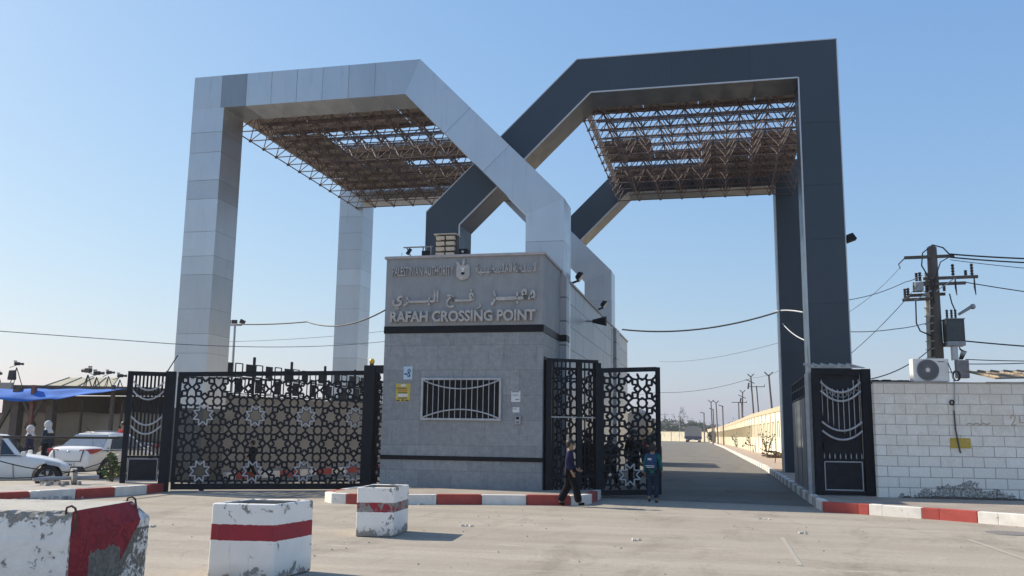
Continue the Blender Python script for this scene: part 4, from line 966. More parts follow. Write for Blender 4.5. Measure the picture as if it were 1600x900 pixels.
# ------------------------------------------------------------------ overhead cables
def wire(pts, r, label, mat=M_CABLE):
    """catenary through given end points: (p, q, sag) spans"""
    b = MB(); P = []
    for p, q, sag in pts:
        p, q = Vector(p), Vector(q)
        for k in range(17):
            t = k / 16; v = p.lerp(q, t); v.z -= sag * 4 * t * (1 - t)
            if P and k == 0: continue
            P.append(v)
    b.tube(P, r, 5); return single(b, 'overhead_cable', mat, label, 'cable', tuple(P[0]))
M_GCABLE = simple('grey_wire', (.12, .125, .135), .6)
wire([((-18.19, 28, 5.24), (-13.08, 27, 4.98), .12), ((-13.08, 27, 4.98), (-8.81, 23, 4.77), .28)], .022, 'thick black cable sagging from the white pylon to the gatehouse')
wire([((-18.5, 16, 3.72), (-12.72, 19, 3.46), .0), ((-12.72, 19, 3.46), (-11.6, 29.5, 4.55), .12), ((-11.6, 29.5, 4.55), (-8.2, 31, 5.2), .05)], .009, 'thin grey wire crossing low in front of the white pylon', M_GCABLE)
wire([((-38, 60, 7.9), (-21, 60, 8.75), .25)], .016, 'faint grey wire far behind the sliding gate', M_GCABLE)
wire([((-3.99, 38.5, 5.94), (2.45, 36.4, 6.35), .36)], .034, 'thick black cable from the gatehouse back corner to the charcoal rear pylon')
for p, q, sg_, r_, lb in [((7.1, 29.8, 7.16), (11.5, 29.8, 6.85), .06, .026, 'uppermost thick cable leaving the utility pole to the right'), ((7.1, 29.8, 7.06), (11.5, 29.8, 6.72), .07, .024, 'second thick cable just under the uppermost one right of the pole'),
        ((7.1, 29.8, 6.98), (11.5, 29.8, 6.40), .05, .011, 'thin wire slanting down right from below the top crossarm'), ((7.5, 29.8, 6.26), (11.5, 29.8, 5.55), .04, .016, 'wire slanting down right from the second crossarm'),
        ((7.3, 29.8, 4.45), (11.5, 29.8, 4.1), .04, .022, 'thick cable leaving the bottom of the transformer to the right'), ((7.35, 29.8, 3.88), (11.5, 29.8, 3.85), .05, .014, 'nearly level wire leaving the fuse box to the right'), ((7.35, 29.8, 3.74), (11.5, 29.8, 3.98), .08, .014, 'wire rising slightly to the right from the fuse box')]:
    q2 = (q[0] + 30, q[1] + 2, q[2] + .6); wire([(p, q, sg_), (q, q2, .9)], r_, lb)
wire([((6.25, 29.7, 6.5), (5.7, 29.4, 6.25), .03), ((5.7, 29.4, 6.25), (3.5, 29, 5.62), .12)], .012, 'thin wire drooping from the pole control box towards the charcoal pylon', M_GCABLE)
wire([((6.2, 29.6, 6.3), (3.7, 29, 3.8), .12)], .011, 'long steep thin wire falling from the pole to the charcoal pylon', M_GCABLE)
wire([((6.4, 29.7, 5.03), (5.3, 29.2, 4.77), .03), ((5.3, 29.2, 4.77), (3.6, 29, 4.70), .05)], .013, 'low thin wire from mid pole to the charcoal pylon', M_GCABLE)
wire([((5.66, 29.8, 6.8), (4.98, 29.4, 6.1), .02), ((4.98, 29.4, 6.1), (3.4, 29, 5.0), .1)], .007, 'very thin wire from the tip of the top crossarm', M_GCABLE)
wire([((6.45, 29.7, 4.3), (4.78, 25, 3.35), .05), ((4.78, 25, 3.35), (3.45, 22.2, 2.82), .04)], .014, 'black wire dropping from the pole behind the air conditioner to the gate')
wire([((-14, 118, 6.4), (-6.71, 100, 6.15), .1), ((-6.71, 100, 6.15), (3.2, 95, 7.35), .45)], .03, 'distant wire above the road joining the wall side poles', M_GCABLE)
wire([((-3.79, 60, 6.29), (2.5, 37, 5.2), .25)], .012, 'thin high wire across the open gateway', M_GCABLE)
wire([((3.2, 95, 7.4), (4.6, 60, 6.05), .2)], .02, 'wire from the leaning wall side pole down to the charcoal pylon', M_GCABLE)
wire([((2.28, 37.4, 6.47), (2.3, 25.6, 4.85), -.05)], .02, 'white lead crossing the charcoal rear pylon near its top', simple('white_cable', (.55, .55, .56), .5))
wire([((2.4, 36, 5.89), (2.33, 25.5, 4.06), .1)], .018, 'white lead slanting down across the charcoal rear pylon', simple('white_cable', (.55, .55, .56), .5))

# ------------------------------------------------------------------ walls inside
def wall_run(name, label, pts, hgt, thick, mat, cop, copm, pil=None, pilm=None, zb=0.0):
    r = thing(name, label, 'wall', (pts[0][0], pts[0][1], 0)); b = MB(); c = MB(); pb = MB()
    for (x0, y0), (x1, y1) in zip(pts, pts[1:]):
        p, q = Vector((x0, y0, zb)), Vector((x1, y1, zb)); d = (q - p).normalized(); n = Vector((-d.y, d.x, 0)); zz = Vector((0, 0, hgt))
        b.hexa([p, q, q - n * thick, p - n * thick, p + zz, q + zz, q - n * thick + zz, p - n * thick + zz])
        z2 = Vector((0, 0, cop)); a0 = n * .05; a1 = -n * (thick + .05)
        c.hexa([p + a0 + zz, q + a0 + zz, q + a1 + zz, p + a1 + zz, p + a0 + zz + z2, q + a0 + zz + z2, q + a1 + zz + z2, p + a1 + zz + z2])
        if pil:
            L = (q - p).length; k = int(L / pil)
            for i in range(k + 1):
                s = p + d * min(L - .2, i * pil); pb.hexa([s + n * .045, s + d * .2 + n * .045, s + d * .2 + n * .002, s + n * .002, s + n * .045 + zz * .985, s + d * .2 + n * .045 + zz * .985, s + d * .2 + n * .002 + zz * .985, s + n * .002 + zz * .985])
                m = s + d * pil * .5   # framed recess
                for e in (-.55, .55): pb.bar(m + d * e + n * .02 + Vector((0, 0, hgt * .42)), m + d * e + n * .02 + Vector((0, 0, hgt * .78)), .06, .05, n)
                pb.bar(m - d * .55 + n * .02 + Vector((0, 0, hgt * .78)), m + d * .55 + n * .02 + Vector((0, 0, hgt * .78)), .05, .06, n)
    b.build('wall_face', mat, r); c.build('coping', copm, r)
    if pil: pb.build('pilaster', pilm, r)
    return r
wall_run('boundary_wall', 'long cream panelled wall along the right side of the inner road', [(4.4, 36), (3.94, 62), (2.85, 85), (2.05, 122), (.1, 193), (-3.4, 265)], 3.0, .25, M_CREAM, .32, M_CREAMCOP, 3.3, M_CREAM_DK, .18)
wall_run('boundary_wall', 'distant cream wall closing the inner road behind the truck', [(-3.2, 264), (-75, 314)][::1], 2.7, .3, M_CREAM, .14, M_CREAM_DK, 6.5, M_CREAM_DK)
wall_run('boundary_wall', 'beige rendered wall behind the sliding gate topped by iron panels', [(-13.6, 52), (-13.85, 33), (-15.1, 26.5), (-15.5, 24.3)], 2.5, .22, M_BEIGEWALL, .06, M_CONC, None)
b = MB(); b.b2((3.55, 124, .18), (3.95, 125.2, 4.0)); single(b, 'wall_pier', simple('dark_brown_pier', (.10, .075, .065), .8), 'dark brown pier standing against the cream wall', 'pier', (3.7, 124.5, .18))
fn = thing('panel_fence', 'black iron fence of open and filled panels on the beige wall', 'fence', (-14.4, 30, 2.56))
for i, (p, q) in enumerate((((-15.35, 25.2), (-13.85, 33)), ((-13.85, 33), (-13.68, 46)))):
    p, q = Vector((*p, 2.56)), Vector((*q, 2.56)); d = (q - p); L = d.length; d.normalize(); k = int(L / .47); n = d.cross(up_)
    pb, fb, ob_ = MB(), MB(), MB()
    for j in range(k):
        s = p + d * (j * L / k)
        if j % 4 == 0: pb.bar(s, s + up_ * 1.28, .07, .07)
        for row, (za, zb) in enumerate(((.10, .55), (.62, 1.02))):
            a, c = s + d * .10, s + d * (L / k - .06)
            off = up_ * (.14 if (j % 2) else 0)
            if (j + row) % 2 == 0: fb.hexa([a + up_ * za, c + up_ * za, c + up_ * za + n * .03, a + up_ * za + n * .03, a + up_ * zb, c + up_ * zb, c + up_ * zb + n * .03, a + up_ * zb + n * .03])
            else:
                for e in (a, c): ob_.bar(e + up_ * za, e + up_ * zb, .03, .03)
                for z in (za, zb): ob_.bar(a + up_ * z, c + up_ * z, .03, .03)
    for z in (.05, .585): ob_.bar(p + up_ * z, q + up_ * z, .03, .03)
    pb.build('post', M_BLACKIRON, fn); fb.build('filled_panel', M_BLACKIRON, fn); ob_.build('open_panel', M_BLACKIRON, fn)
gh = thing('guard_hut', 'small hut with grey pitched roof beyond the beige wall', 'hut', (-13.8, 41, 0))
b = MB(); b.b2((-16.6, 40, 0), (-13.95, 43, 2.7)); b.build('wall', M_BEIGEWALL, gh)
b = MB(); b.hexa([(-16.9, 39.6, 2.72), (-13.72, 39.6, 2.72), (-13.72, 43.3, 2.72), (-16.9, 43.3, 2.72), (-15.9, 40.8, 3.5), (-14.7, 40.8, 3.5), (-14.7, 42.2, 3.5), (-15.9, 42.2, 3.5)]); b.build('roof', simple('grey_roof', (.20, .21, .22), .7), gh)
ll = thing('lamp_mast', 'slim pole with three floodlights behind the white pylon', 'lamp post', (-34.8, 60, 0))
b = MB(); b.tube([(-34.8, 60, 0), (-34.85, 60, 9.1)], [.12, .08], 8); b.bar((-35.4, 60, 9.1), (-34.3, 60, 9.1), .07, .07); b.build('mast', M_GALV, ll)
for x in (-35.35, -34.85, -34.2):
    b = MB(); b.box((x, 59.9, 9.35), (.36, .2, .3), rot=Matrix.Rotation(R(25 if x > -34.5 else 0), 4, 'Y')); b.build('lamp_head', M_DUSTYIRON, ll)

# ------------------------------------------------------------------ trees, plants, distant poles
M_LEAF = [simple('hazy_green_leaves', (.085, .105, .06), .8, 0, .35, .6), simple('dark_green_leaves', (.055, .075, .04), .8, 0, .35, .6), simple('dry_green_leaves', (.11, .115, .065), .8, 0, .35, .6)]
M_BARK = simple('grey_bark', (.14, .115, .09), .9, 0, .3, 4)
def leaves(b, cen, rad, n, size, rg, clumps=9):
    cl = [Vector(cen) + Vector((rg.gauss(0, .45) * rad[0], rg.gauss(0, .45) * rad[1], rg.gauss(0, .42) * rad[2])) for _ in range(clumps)]
    for i in range(n):
        c = rg.choice(cl); p = c + Vector((rg.gauss(0, .2) * rad[0], rg.gauss(0, .2) * rad[1], rg.gauss(0, .2) * rad[2]))
        s = size * rg.uniform(.6, 1.3); a = Vector((rg.gauss(0, 1), rg.gauss(0, 1), rg.gauss(0, 1))).normalized(); e = a.orthogonal().normalized() * s * .5; a = a * s
        b.add([p - a * .5, p + e, p + a * .5, p - e], [(0, 1, 2, 3)])
def tree(name, label, x, y, hgt, cw, seed, kind=0, sparse=False, group=None):
    rg = random.Random(seed); r = thing(name, label, 'tree', (x, y, 0), group=group); b = MB()
    top = Vector((x + rg.uniform(-.3, .3), y, hgt * .72)); b.tube([(x, y, -.1), (x + rg.uniform(-.1, .1), y, hgt * .35), top], [hgt * .035, hgt * .026, hgt * .012], 7)
    for k in range(5):
        a = rg.uniform(0, 6.28); zz = hgt * rg.uniform(.4, .65); b.tube([(x, y, zz), (x + math.cos(a) * cw * .5, y + math.sin(a) * cw * .5, zz + hgt * rg.uniform(.12, .25))], [hgt * .014, hgt * .006], 5)
    b.build('trunk', M_BARK, r); c = MB()
    if sparse == 'tall': leaves(c, (x, y, hgt * .62), (cw * .5, cw * .5, hgt * .42), 420, cw * .16, rg, 14)
    else: leaves(c, (x, y, hgt * .66), (cw, cw, hgt * .34), 700 if not sparse else 260, cw * .16, rg, 11 if not sparse else 7)
    c.build('crown', M_LEAF[kind], r, fixn=False); return r
for i, (x, y, hg, cw, k, sp, lb) in enumerate([(-11.9, 290, 10.2, 1.6, 1, True, 'tall thin crooked tree rising over the distant cream wall'), (-15.6, 292, 6.6, 3.4, 0, False, 'rounded grey green tree left of the crooked tree'), (-9.4, 288, 7.4, 1.1, 1, 'tall', 'narrow dark conifer just left of the truck beyond the wall'), (-9.9, 296, 6.6, 3.0, 2, False, 'bushy pale tree directly above the truck'), (-17.1, 294, 8.6, 1.2, 1, 'tall', 'pointed dark conifer beside the open gate leaf'), (-5.3, 290, 6.2, 3.2, 1, False, 'dark bushy tree right of the truck'), (-2.4, 295, 5.6, 2.6, 0, False, 'low grey green tree at the corner of the cream walls'), (-7.3, 300, 5.7, 3.0, 0, False, 'low pale tree half hidden behind the truck roof'), (-20, 300, 6.8, 3.5, 1, False, 'wide dark tree seen through the open gate leaf'), (-27, 296, 7.6, 3.4, 0, False, 'grey green tree behind the tanker'), (-34, 300, 6.2, 3.6, 2, False, 'pale tree far left beyond the distant wall'), (-12.9, 300, 5.9, 3.4, 1, False, 'dark low tree behind the crooked tree'), (3.9, 222, 6.0, 2.2, 1, False, 'dark tree top peeping over the long cream wall')]):
    tree('tree', lb, x, y, hg, cw, 40 + i, k, sp, group='trees beyond the cream walls')
b = MB()
for k in range(3): leaves(b, (-13.5 - 13 * k, 312, 2.6), (12, 5, 1.6), 900, 1.0, random.Random(70 + k), 26)
tag(b.build('hedge_mass', M_LEAF[0], fixn=False), 'low hazy mass of foliage behind the distant wall', 'foliage', kind='stuff')
for x, y, z, w_, lb in ((-15.5, 240, 7.0, 3.0, 'bare aerial mast left of the truck'), (-11.1, 262, 6.9, 3.0, 'thin aerial with crossbar just left of the truck'), (-19.2, 245, 9.4, 3.2, 'tall aerial mast at the gate leaf edge')):
    r = thing('aerial_mast', lb, 'aerial', (x, y, 0)); b = MB(); b.tube([(x, y, 0), (x, y, z)], .06, 6); b.build('mast', M_GALV, r); b = MB(); b.bar((x - w_ * .15, y, z), (x + w_ * .85, y, z - .05), .10, .10); b.build('crossbar', M_GALV, r)
def shrub(label, x, y, z, rad, hg, n, seed, kind=0, leaf=.06, stems=6):
    rg = random.Random(seed); r = thing('shrub', label, 'shrub', (x, y, z)); b = MB()
    for k in range(stems):
        a = rg.uniform(0, 6.28); b.tube([(x, y, z), (x + math.cos(a) * rad * .4, y + math.sin(a) * rad * .4, z + hg * .5), (x + math.cos(a) * rad * .8, y + math.sin(a) * rad * .8, z + hg * rg.uniform(.6, 1))], [rad * .04, rad * .03, rad * .01], 5)
    b.build('stem', M_BARK, r); c = MB(); leaves(c, (x, y, z + hg * .55), (rad, rad, hg * .5), n, leaf, rg, 12); c.build('foliage', M_LEAF[kind], r, fixn=False)
M_LEAF.append(simple('fresh_green_leaves', (.10, .14, .035), .6, 0, .4, 3))
shrub('leafy green shrub beside the left pedestrian gate', -14.2, 19.3, .15, .24, .66, 560, 5, 3, .065)
shrub('dark round shrub at the far end of the cream wall', -1.4, 215, .2, 1.6, 2.4, 500, 6, 1, .4)
shrub('sparse young shrub against the cream wall nearest the pylon', 3.2, 66, .2, .7, 1.9, 60, 7, 0, .16, 9)
shrub('sparse dry shrub against the cream wall beside the brown pier', 2.9, 88, .2, .7, 1.6, 60, 8, 2, .18, 9)
shrub('thin shrub on the pink pavement farther along the cream wall', 2.0, 118, .2, .8, 1.8, 70, 9, 0, .22, 8)
b = MB(); rg = random.Random(5)
for k in range(60): b.box((3.35 + rg.gauss(0, .28), 60 + rg.gauss(0, .5), .22 + abs(rg.gauss(0, .14))), (rg.uniform(.08, .3), rg.uniform(.08, .3), rg.uniform(.04, .14)), rz=rg.uniform(0, 3))
tag(b.build('rubbish_heap', simple('brown_rubbish', (.13, .095, .07), .9)), 'heap of brown rubbish on the pink pavement by the cream wall', 'rubbish', kind='stuff')
for x, y, lb in ((2.75, 47.5, 'bent black iron frame on the pavement near the charcoal pylon'), (2.9, 82, 'bent black iron frame farther along the pink pavement')):
    r = thing('iron_frame', lb, 'scrap metal', (x, y, .2)); s = y / 47.5; b = MB()
    b.tube([(x - .1, y, .2), (x, y, .75), (x - .55, y + .1, .78), (x - .8, y, .9)], .022 * s, 6); b.build('bent_tube', M_BLACKIRON, r)
    b = MB(); b.bar((x - .6, y - .15, .76), (x + .02, y - .15, .74), .25, .04); b.build('seat_slat', M_BLACKIRON, r)
poles = [((-3.7, 230), .1, (-3.72, 7.3), 0, 'leftmost slim pole of the row beside the truck'), ((-1.31, 180), 0, (-1.55, 8.1), 1, 'thick tilted pole second from the left along the cream wall'), ((-.33, 170), 0, (-.55, 7.6), 1, 'forked pole third from the left along the cream wall'), ((.59, 150), .1, (.53, 6.4), 0, 'short pole standing on the kerb left of the brown pier'), ((2.55, 110), .2, (2.72, 6.7), 2, 'pole with a short crossarm standing just left of the brown pier'), ((3.55, 95), 0, (3.2, 7.6), 2, 'tall leaning pole with crossarm behind the cream wall right of the brown pier'), ((5.1, 120), 0, (4.72, 7.95), 3, 'pole with a wide crossarm behind the cream wall'), ((4.3, 75), 0, (3.92, 6.4), 1, 'rightmost leaning forked pole behind the cream wall'), ((3.88, 190), 0, (3.86, 8.5), 3, 'far twin pole with crossarm behind the cream wall'), ((-1.05, 185), 0, (-1.2, 6.9), 0, 'thin pole close behind the thick tilted pole')]
M_FARPOLE = simple('grey_brown_pole', (.15, .125, .11), .85, 0, .2)
for (x, y), z0_, (xt_, zt_), kind, lb in poles:
    r = thing('utility_pole', lb, 'utility pole', (x, y, z0_), group='poles along the cream wall'); s = max(1.0, y / 110)
    b = MB(); b.tube([(x, y, z0_), (xt_, y, zt_)], [.10 * s ** .8, .07 * s ** .8], 8); b.build('mast', M_FARPOLE, r)
    b = MB()
    if kind == 0: b.bar((xt_ - .45 * s, y, zt_ + .1), (xt_ + .1, y, zt_ - .15), .09 * s, .09 * s)
    if kind in (1, 2): b.bar((xt_ - .32 * s, y, zt_ + .22 * s), (xt_, y, zt_ - .1), .09 * s, .09 * s); b.bar((xt_ + .32 * s, y, zt_ + .22 * s), (xt_, y, zt_ - .1), .09 * s, .09 * s)
    if kind == 2: b.bar((xt_ - .5 * s, y, zt_ - .35 * s), (xt_ + .35 * s, y, zt_ - .75 * s), .08 * s, .08 * s); b.bar((xt_ - .3, y, zt_ - 1.3), (xt_ - .2, y, zt_ - .7), .16, .16)
    if kind == 3: b.bar((xt_ - .8 * s, y, zt_ - .1), (xt_ + .95 * s, y, zt_ - .1), .08 * s, .08 * s); b.bar((xt_ + .9 * s, y, zt_ - .1), (xt_ + .9 * s, y, zt_ + .2), .07 * s, .07 * s)
    if kind == 3 and y > 150: b.tube([(x + .6, y, 0), (xt_ + .6, y, zt_)], .12, 6)
    b.build('crossarm', M_FARPOLE, r)

# ------------------------------------------------------------------ vehicles
M_CARWHITE = simple('white_car_paint', (.78, .76, .72), .22, 0, .04, 1.5, spec=.6)
M_CARGREY = simple('silver_grey_car_paint', (.26, .26, .27), .25, .4, .05, 1.5)
M_CARGLASS = simple('tinted_car_glass', (.02, .026, .03), .05, 0, .1, spec=.9)
M_SKYGLASS = simple('sky_reflecting_glass', (.26, .29, .31), .06, .75, .1)
M_REDLENS = simple('red_lamp_lens', (.35, .02, .02), .15); M_CLEARLENS = simple('clear_lamp_lens', (.45, .46, .48), .1)
M_BLACKPL = simple('black_plastic', (.025, .025, .027), .6)
def car(name, label, loc, rz, paint, L=4.4, W=1.75, Hc=1.45, S=.88, tail='sedan', plate='rear', fo=.86):
    """local axes: +x forward, y left, z up"""
    r = thing(name, label, 'car', loc, rz); hl = L / 2; hw = W / 2
    # lower body loft: x, half width, bottom, top at centre, shoulder height
    st = [(-hl, .74, .42, .80, .62), (-hl + .07, .84, .26, .98, .80), (-hl + .35, .94, .22, 1.03, .92), (-hl + .95, 1.0, .20, 1.0, .93), (-.5, 1.0, .20, .97, .92), (.4, 1.0, .20, .95, .90), (hl - 1.35, 1.0, .20, .95, .86), (hl - .75, .97, .20, .87, .78), (hl - .28, .90, .22, .76, .68), (hl - .06, .78, .28, .62, .55), (hl, .66, .36, .52, .47)]
    b = MB(); V = []; n = None
    for x, wf, zb, zt_, zs in st:
        w_ = hw * wf
        half = [(0, zb), (w_ * .72, zb), (w_ * .94, zb + .05), (w_ * .99, zb + (zs - zb) * .45), (w_, zb + (zs - zb) * .75), (w_ * .965, zs), (w_ * .86, zt_ - .015), (w_ * .5, zt_ + .012), (0, zt_ + .02)]
        ring = [(x, y, z) for y, z in half] + [(x, -y, z) for y, z in half[-2:0:-1]]
        n = len(ring); V += ring
    F = []
    for i in range(len(st) - 1):
        for j in range(n): F.append((i * n + j, i * n + (j + 1) % n, (i + 1) * n + (j + 1) % n, (i + 1) * n + j))
    F += [tuple(range(n)), tuple(range((len(st) - 1) * n, len(st) * n))[::-1]]
    b.add([Vector(p) * S for p in V], F)
    body = b.build('body', paint, r, world=False, smooth=True, sub=2)
    axf, axr, wr = hl - fo, -hl + .88, .315
    cut = MB()
    for ax in (axf, axr): cut.cyl(Vector((ax, -hw - .2, wr)) * S, Vector((ax, hw + .2, wr)) * S, (wr + .065) * S, n=28)
    co = cut.build('wheel_cutter', paint, None); co.parent = r
    bo = body.modifiers.new('wells', 'BOOLEAN'); bo.operation = 'DIFFERENCE'; bo.object = co; bo.solver = 'EXACT'
    bpy.context.view_layer.update(); dg = bpy.context.evaluated_depsgraph_get()
    me = bpy.data.meshes.new_from_object(body.evaluated_get(dg)); body.modifiers.clear(); body.data = me
    bpy.data.objects.remove(co)
    # cabin
    if tail == 'sedan': base = (-hl + .62, hl - 1.18); topx = (-hl + 1.35, .42)
    else: base = (-hl + .18, hl - 1.22); topx = (-hl + .75, .38)
    zb_, zt_ = .90, Hc; wb, wt = hw * .93, hw * .70; zm = zb_ + (zt_ - zb_) * .93
    c = MB(); k = 10; rows = []
    def prof(u):      # u 0..1 along the cabin, roof line
        return zt_ + .03 * math.sin(math.pi * u) - .02
    def cabin(off=0.0):
        P = lambda x, y, z: Vector((x, y, z)) * S
        return P
    P = cabin()
    xs_b = [base[0] + (base[1] - base[0]) * i / k for i in range(k + 1)]; xs_t = [topx[0] + (topx[1] - topx[0]) * i / k for i in range(k + 1)]
    V = []
    for i in range(k + 1):
        u = i / k; zr = prof(u)
        V += [P(xs_b[i], wb, zb_), P(xs_t[i] * .93 + xs_b[i] * .07, wt * 1.03, zr - .07), P(xs_t[i], wt * .88, zr), P(xs_t[i], 0, zr + .025), P(xs_t[i], -wt * .88, zr), P(xs_t[i] * .93 + xs_b[i] * .07, -wt * 1.03, zr - .07), P(xs_b[i], -wb, zb_)]
    F = []
    for i in range(k):
        for j in range(6): F.append((i * 7 + j, i * 7 + j + 1, (i + 1) * 7 + j + 1, (i + 1) * 7 + j))
    F += [tuple(range(7)), tuple(range(k * 7, k * 7 + 7))]
    c.add(V, F); c.build('cabin', paint, r, world=False, smooth=False, bevel=.045 * S, bseg=3)
    def side(u, v, s, off):       # point on the cabin side
        xb = base[0] + (base[1] - base[0]) * u; xt = topx[0] + (topx[1] - topx[0]) * u; x1 = xt * .93 + xb * .07; zr = prof(u) - .07
        return P(xb + (x1 - xb) * v, s * (wb + (wt * 1.03 - wb) * v + off), zb_ + (zr - zb_) * v)
    for s in (1, -1):
        for u0, u1, ut0, ut1 in ((.14, .50, .10, .50), (.535, .93, .535, .90)):
            g = MB(); m = 6; V = []
            for i in range(m + 1):
                V += [side(u0 + (u1 - u0) * i / m, .06, s, .012), side(ut0 + (ut1 - ut0) * i / m, .92, s, .012), side(u0 + (u1 - u0) * i / m, .06, s, .002), side(ut0 + (ut1 - ut0) * i / m, .92, s, .002)]
            F = []
            for i in range(m): F += [(4 * i, 4 * i + 4, 4 * i + 5, 4 * i + 1)]
            g.add(V, F); g.build('side_window', M_CARGLASS, r, world=False, fixn=False)
    for e, nm in ((1, 'windscreen'), (0, 'rear_window')):
        xb, xt = base[e], topx[e]; zr = prof(e); sg_ = 1 if e else -1; g = MB(); V = []
        for v in (.08, .93):
            x = xb + (xt - xb) * v; z = zb_ + (zr - zb_) * v + .012; w_ = (wb + (wt - wb) * v) * .93
            for j in range(7):
                y = w_ * (1 - 2 * j / 6); V.append(P(x + sg_ * (.022), y, z))
        g.add(V, [(j, j + 1, 8 + j, 7 + j) for j in range(6)]); g.build(nm, M_SKYGLASS, r, world=False, fixn=False)
    for ax in (axf, axr):
        for s in (1, -1):
            t = MB(); y0_, y1_ = s * (hw - .02), s * (hw - .22); cx = Vector((ax, 0, wr))
            pr = [(wr - .10, y1_), (wr - .02, y1_), (wr, y1_ + s * .03), (wr, y0_ - s * .03), (wr - .02, y0_), (wr - .11, y0_ - s * .005)]
            V = []; n_ = 28
            for rr, yy in pr:
                for j in range(n_): a = 2 * math.pi * j / n_; V.append(Vector((ax + rr * math.cos(a), yy, wr + rr * math.sin(a))) * S)
            F = [(i * n_ + j, i * n_ + (j + 1) % n_, (i + 1) * n_ + (j + 1) % n_, (i + 1) * n_ + j) for i in range(len(pr) - 1) for j in range(n_)]
            t.add(V, F); wheel = t.build('wheel', M_ASPHALT_RUBBER, r, world=False, smooth=False)
            rm = MB(); rm.cyl(Vector((ax, y0_ - s * .075, wr)) * S, Vector((ax, y0_ - s * .06, wr)) * S, (wr - .105) * S, n=24); dk = rm.build('brake_disc', M_BLACKPL, wheel, world=False)
            rm = MB()
            rm.tube([Vector((ax + (wr - .108) * math.cos(a), y0_ - s * .02, wr + (wr - .108) * math.sin(a))) * S for a in [i * math.pi / 14 for i in range(28)]], .016 * S, 6, closed=True)
            for q in range(5):
                a = q * 2 * math.pi / 5 + .3; a0, a1 = a - .11, a + .11
                for aa in (a0, a1): rm.bar(Vector((ax + .03 * math.cos(a), y0_ - s * .025, wr + .03 * math.sin(a))) * S, Vector((ax + (wr - .11) * math.cos(aa), y0_ - s * .025, wr + (wr - .11) * math.sin(aa))) * S, .034 * S, .02 * S, (0, 1, 0))
            rm.cyl(Vector((ax, y0_ - s * .04, wr)) * S, Vector((ax, y0_ - s * .005, wr)) * S, .045 * S, n=12); rm.build('rim', M_RIM, wheel, world=False)
    # lamps, handles, mirrors, plates, bumper insert, door gaps
    for s in (1, -1):
        q = MB(); q.hexa([Vector(p) * S for p in ((-hl + .02, s * hw * .40, .80), (-hl + .10, s * hw * .90, .80), (-hl + .44, s * hw * .985, .90), (-hl + .22, s * hw * .6, .90), (-hl + .04, s * hw * .40, .925), (-hl + .12, s * hw * .90, .955), (-hl + .52, s * hw * .975, .955), (-hl + .24, s * hw * .6, .95))]); q.build('tail_lamp', M_REDLENS, r, world=False, bevel=.01)
        q = MB(); q.hexa([Vector(p) * S for p in ((hl - .10, s * hw * .42, .56), (hl - .22, s * hw * .86, .58), (hl - .55, s * hw * .965, .66), (hl - .3, s * hw * .6, .6), (hl - .16, s * hw * .42, .66), (hl - .26, s * hw * .86, .71), (hl - .62, s * hw * .955, .76), (hl - .4, s * hw * .6, .72))]); q.build('headlamp', M_CLEARLENS, r, world=False, bevel=.01)
        q = MB(); q.box(Vector((topx[1] + .50, s * (hw + .09), .95)) * S, (.12 * S, .2 * S, .13 * S)); q.build('door_mirror', paint, r, world=False, bevel=.03)
        for x in (.22, -.80):
            q = MB(); q.box(Vector((x - .28, s * (hw + .006), .80)) * S, (.2 * S, .035 * S, .035 * S)); q.build('door_handle', paint, r, world=False, bevel=.008)
        q = MB()
        for x in (hl - 1.33, .10, -1.0): q.bar(Vector((x, s * (hw * .992), .30)) * S, Vector((x - .04, s * (hw * 1.003), .68)) * S, .012, .012)
        q.bar(Vector((-hl + .5, s * hw * .985, .90)) * S, Vector((hl - 1.3, s * hw * .975, .90)) * S, .022, .022); q.build('door_seam', M_BLACKPL, r, world=False)
    q = MB(); zq = [Vector((-hl - .006, -hw * .58, .90)), Vector((-hl - .012, -hw * .50, .56)), Vector((-hl - .012, hw * .50, .56)), Vector((-hl - .006, hw * .58, .90))]
    for a_, c_ in zip(zq, zq[1:]): q.bar(a_ * S + Vector((.05, 0, 0)), c_ * S + Vector((.05, 0, 0)), .016, .10, (1, 0, 0))
    q.build('boot_seam', M_BLACKPL, r, world=False)
    q = MB(); q.ball(Vector((-hl + .02, 0, .86)) * S, (.02, .05, .03), 10, 6); q.build('badge', M_RIM, r, world=False)
    q = MB(); q.b2(Vector((-hl - .015, -hw * .62, .24)) * S, Vector((-hl + .25, hw * .62, .40)) * S); q.build('bumper_insert', M_BLACKPL, r, world=False, bevel=.03)
    q = MB(); q.b2(Vector((hl - .25, -hw * .5, .28)) * S, Vector((hl + .012, hw * .5, .44)) * S); q.build('grille', M_BLACKPL, r, world=False, bevel=.02)
    q = MB(); q.b2(Vector((-hl - .03, -.24, .40)) * S, Vector((-hl + .02, .24, .51)) * S); pl = q.build('number_plate', P_WHT, r, world=False)
    q = MB()
    for k_ in range(6): q.b2(Vector((-hl - .034, -.18 + .062 * k_, .425)) * S, Vector((-hl - .031, -.145 + .062 * k_, .485)) * S)
    q.build('plate_digits', P_DK, pl, world=False)
    q = MB(); q.tube([Vector((-hl + 1.2, 0, Hc)) * S, Vector((-hl + .85, 0, Hc + .2)) * S], .008, 5); q.build('aerial', M_BLACKPL, r, world=False)
    return r
car('parked_car', 'white sedan at the left edge seen from its right side', (-17.25, 18.78, 0), R(36), M_CARWHITE, S=.87, L=4.1, fo=.52)
car('parked_car', 'white car seen from behind with red tail lamps beside the shrub', (-18.45, 24.75, 0), R(96), M_CARWHITE, S=.90, L=4.5)
car('parked_car', 'silver grey car facing the camera behind the two white cars', (-22.2, 29.3, 0), R(235), M_CARGREY, S=.92)

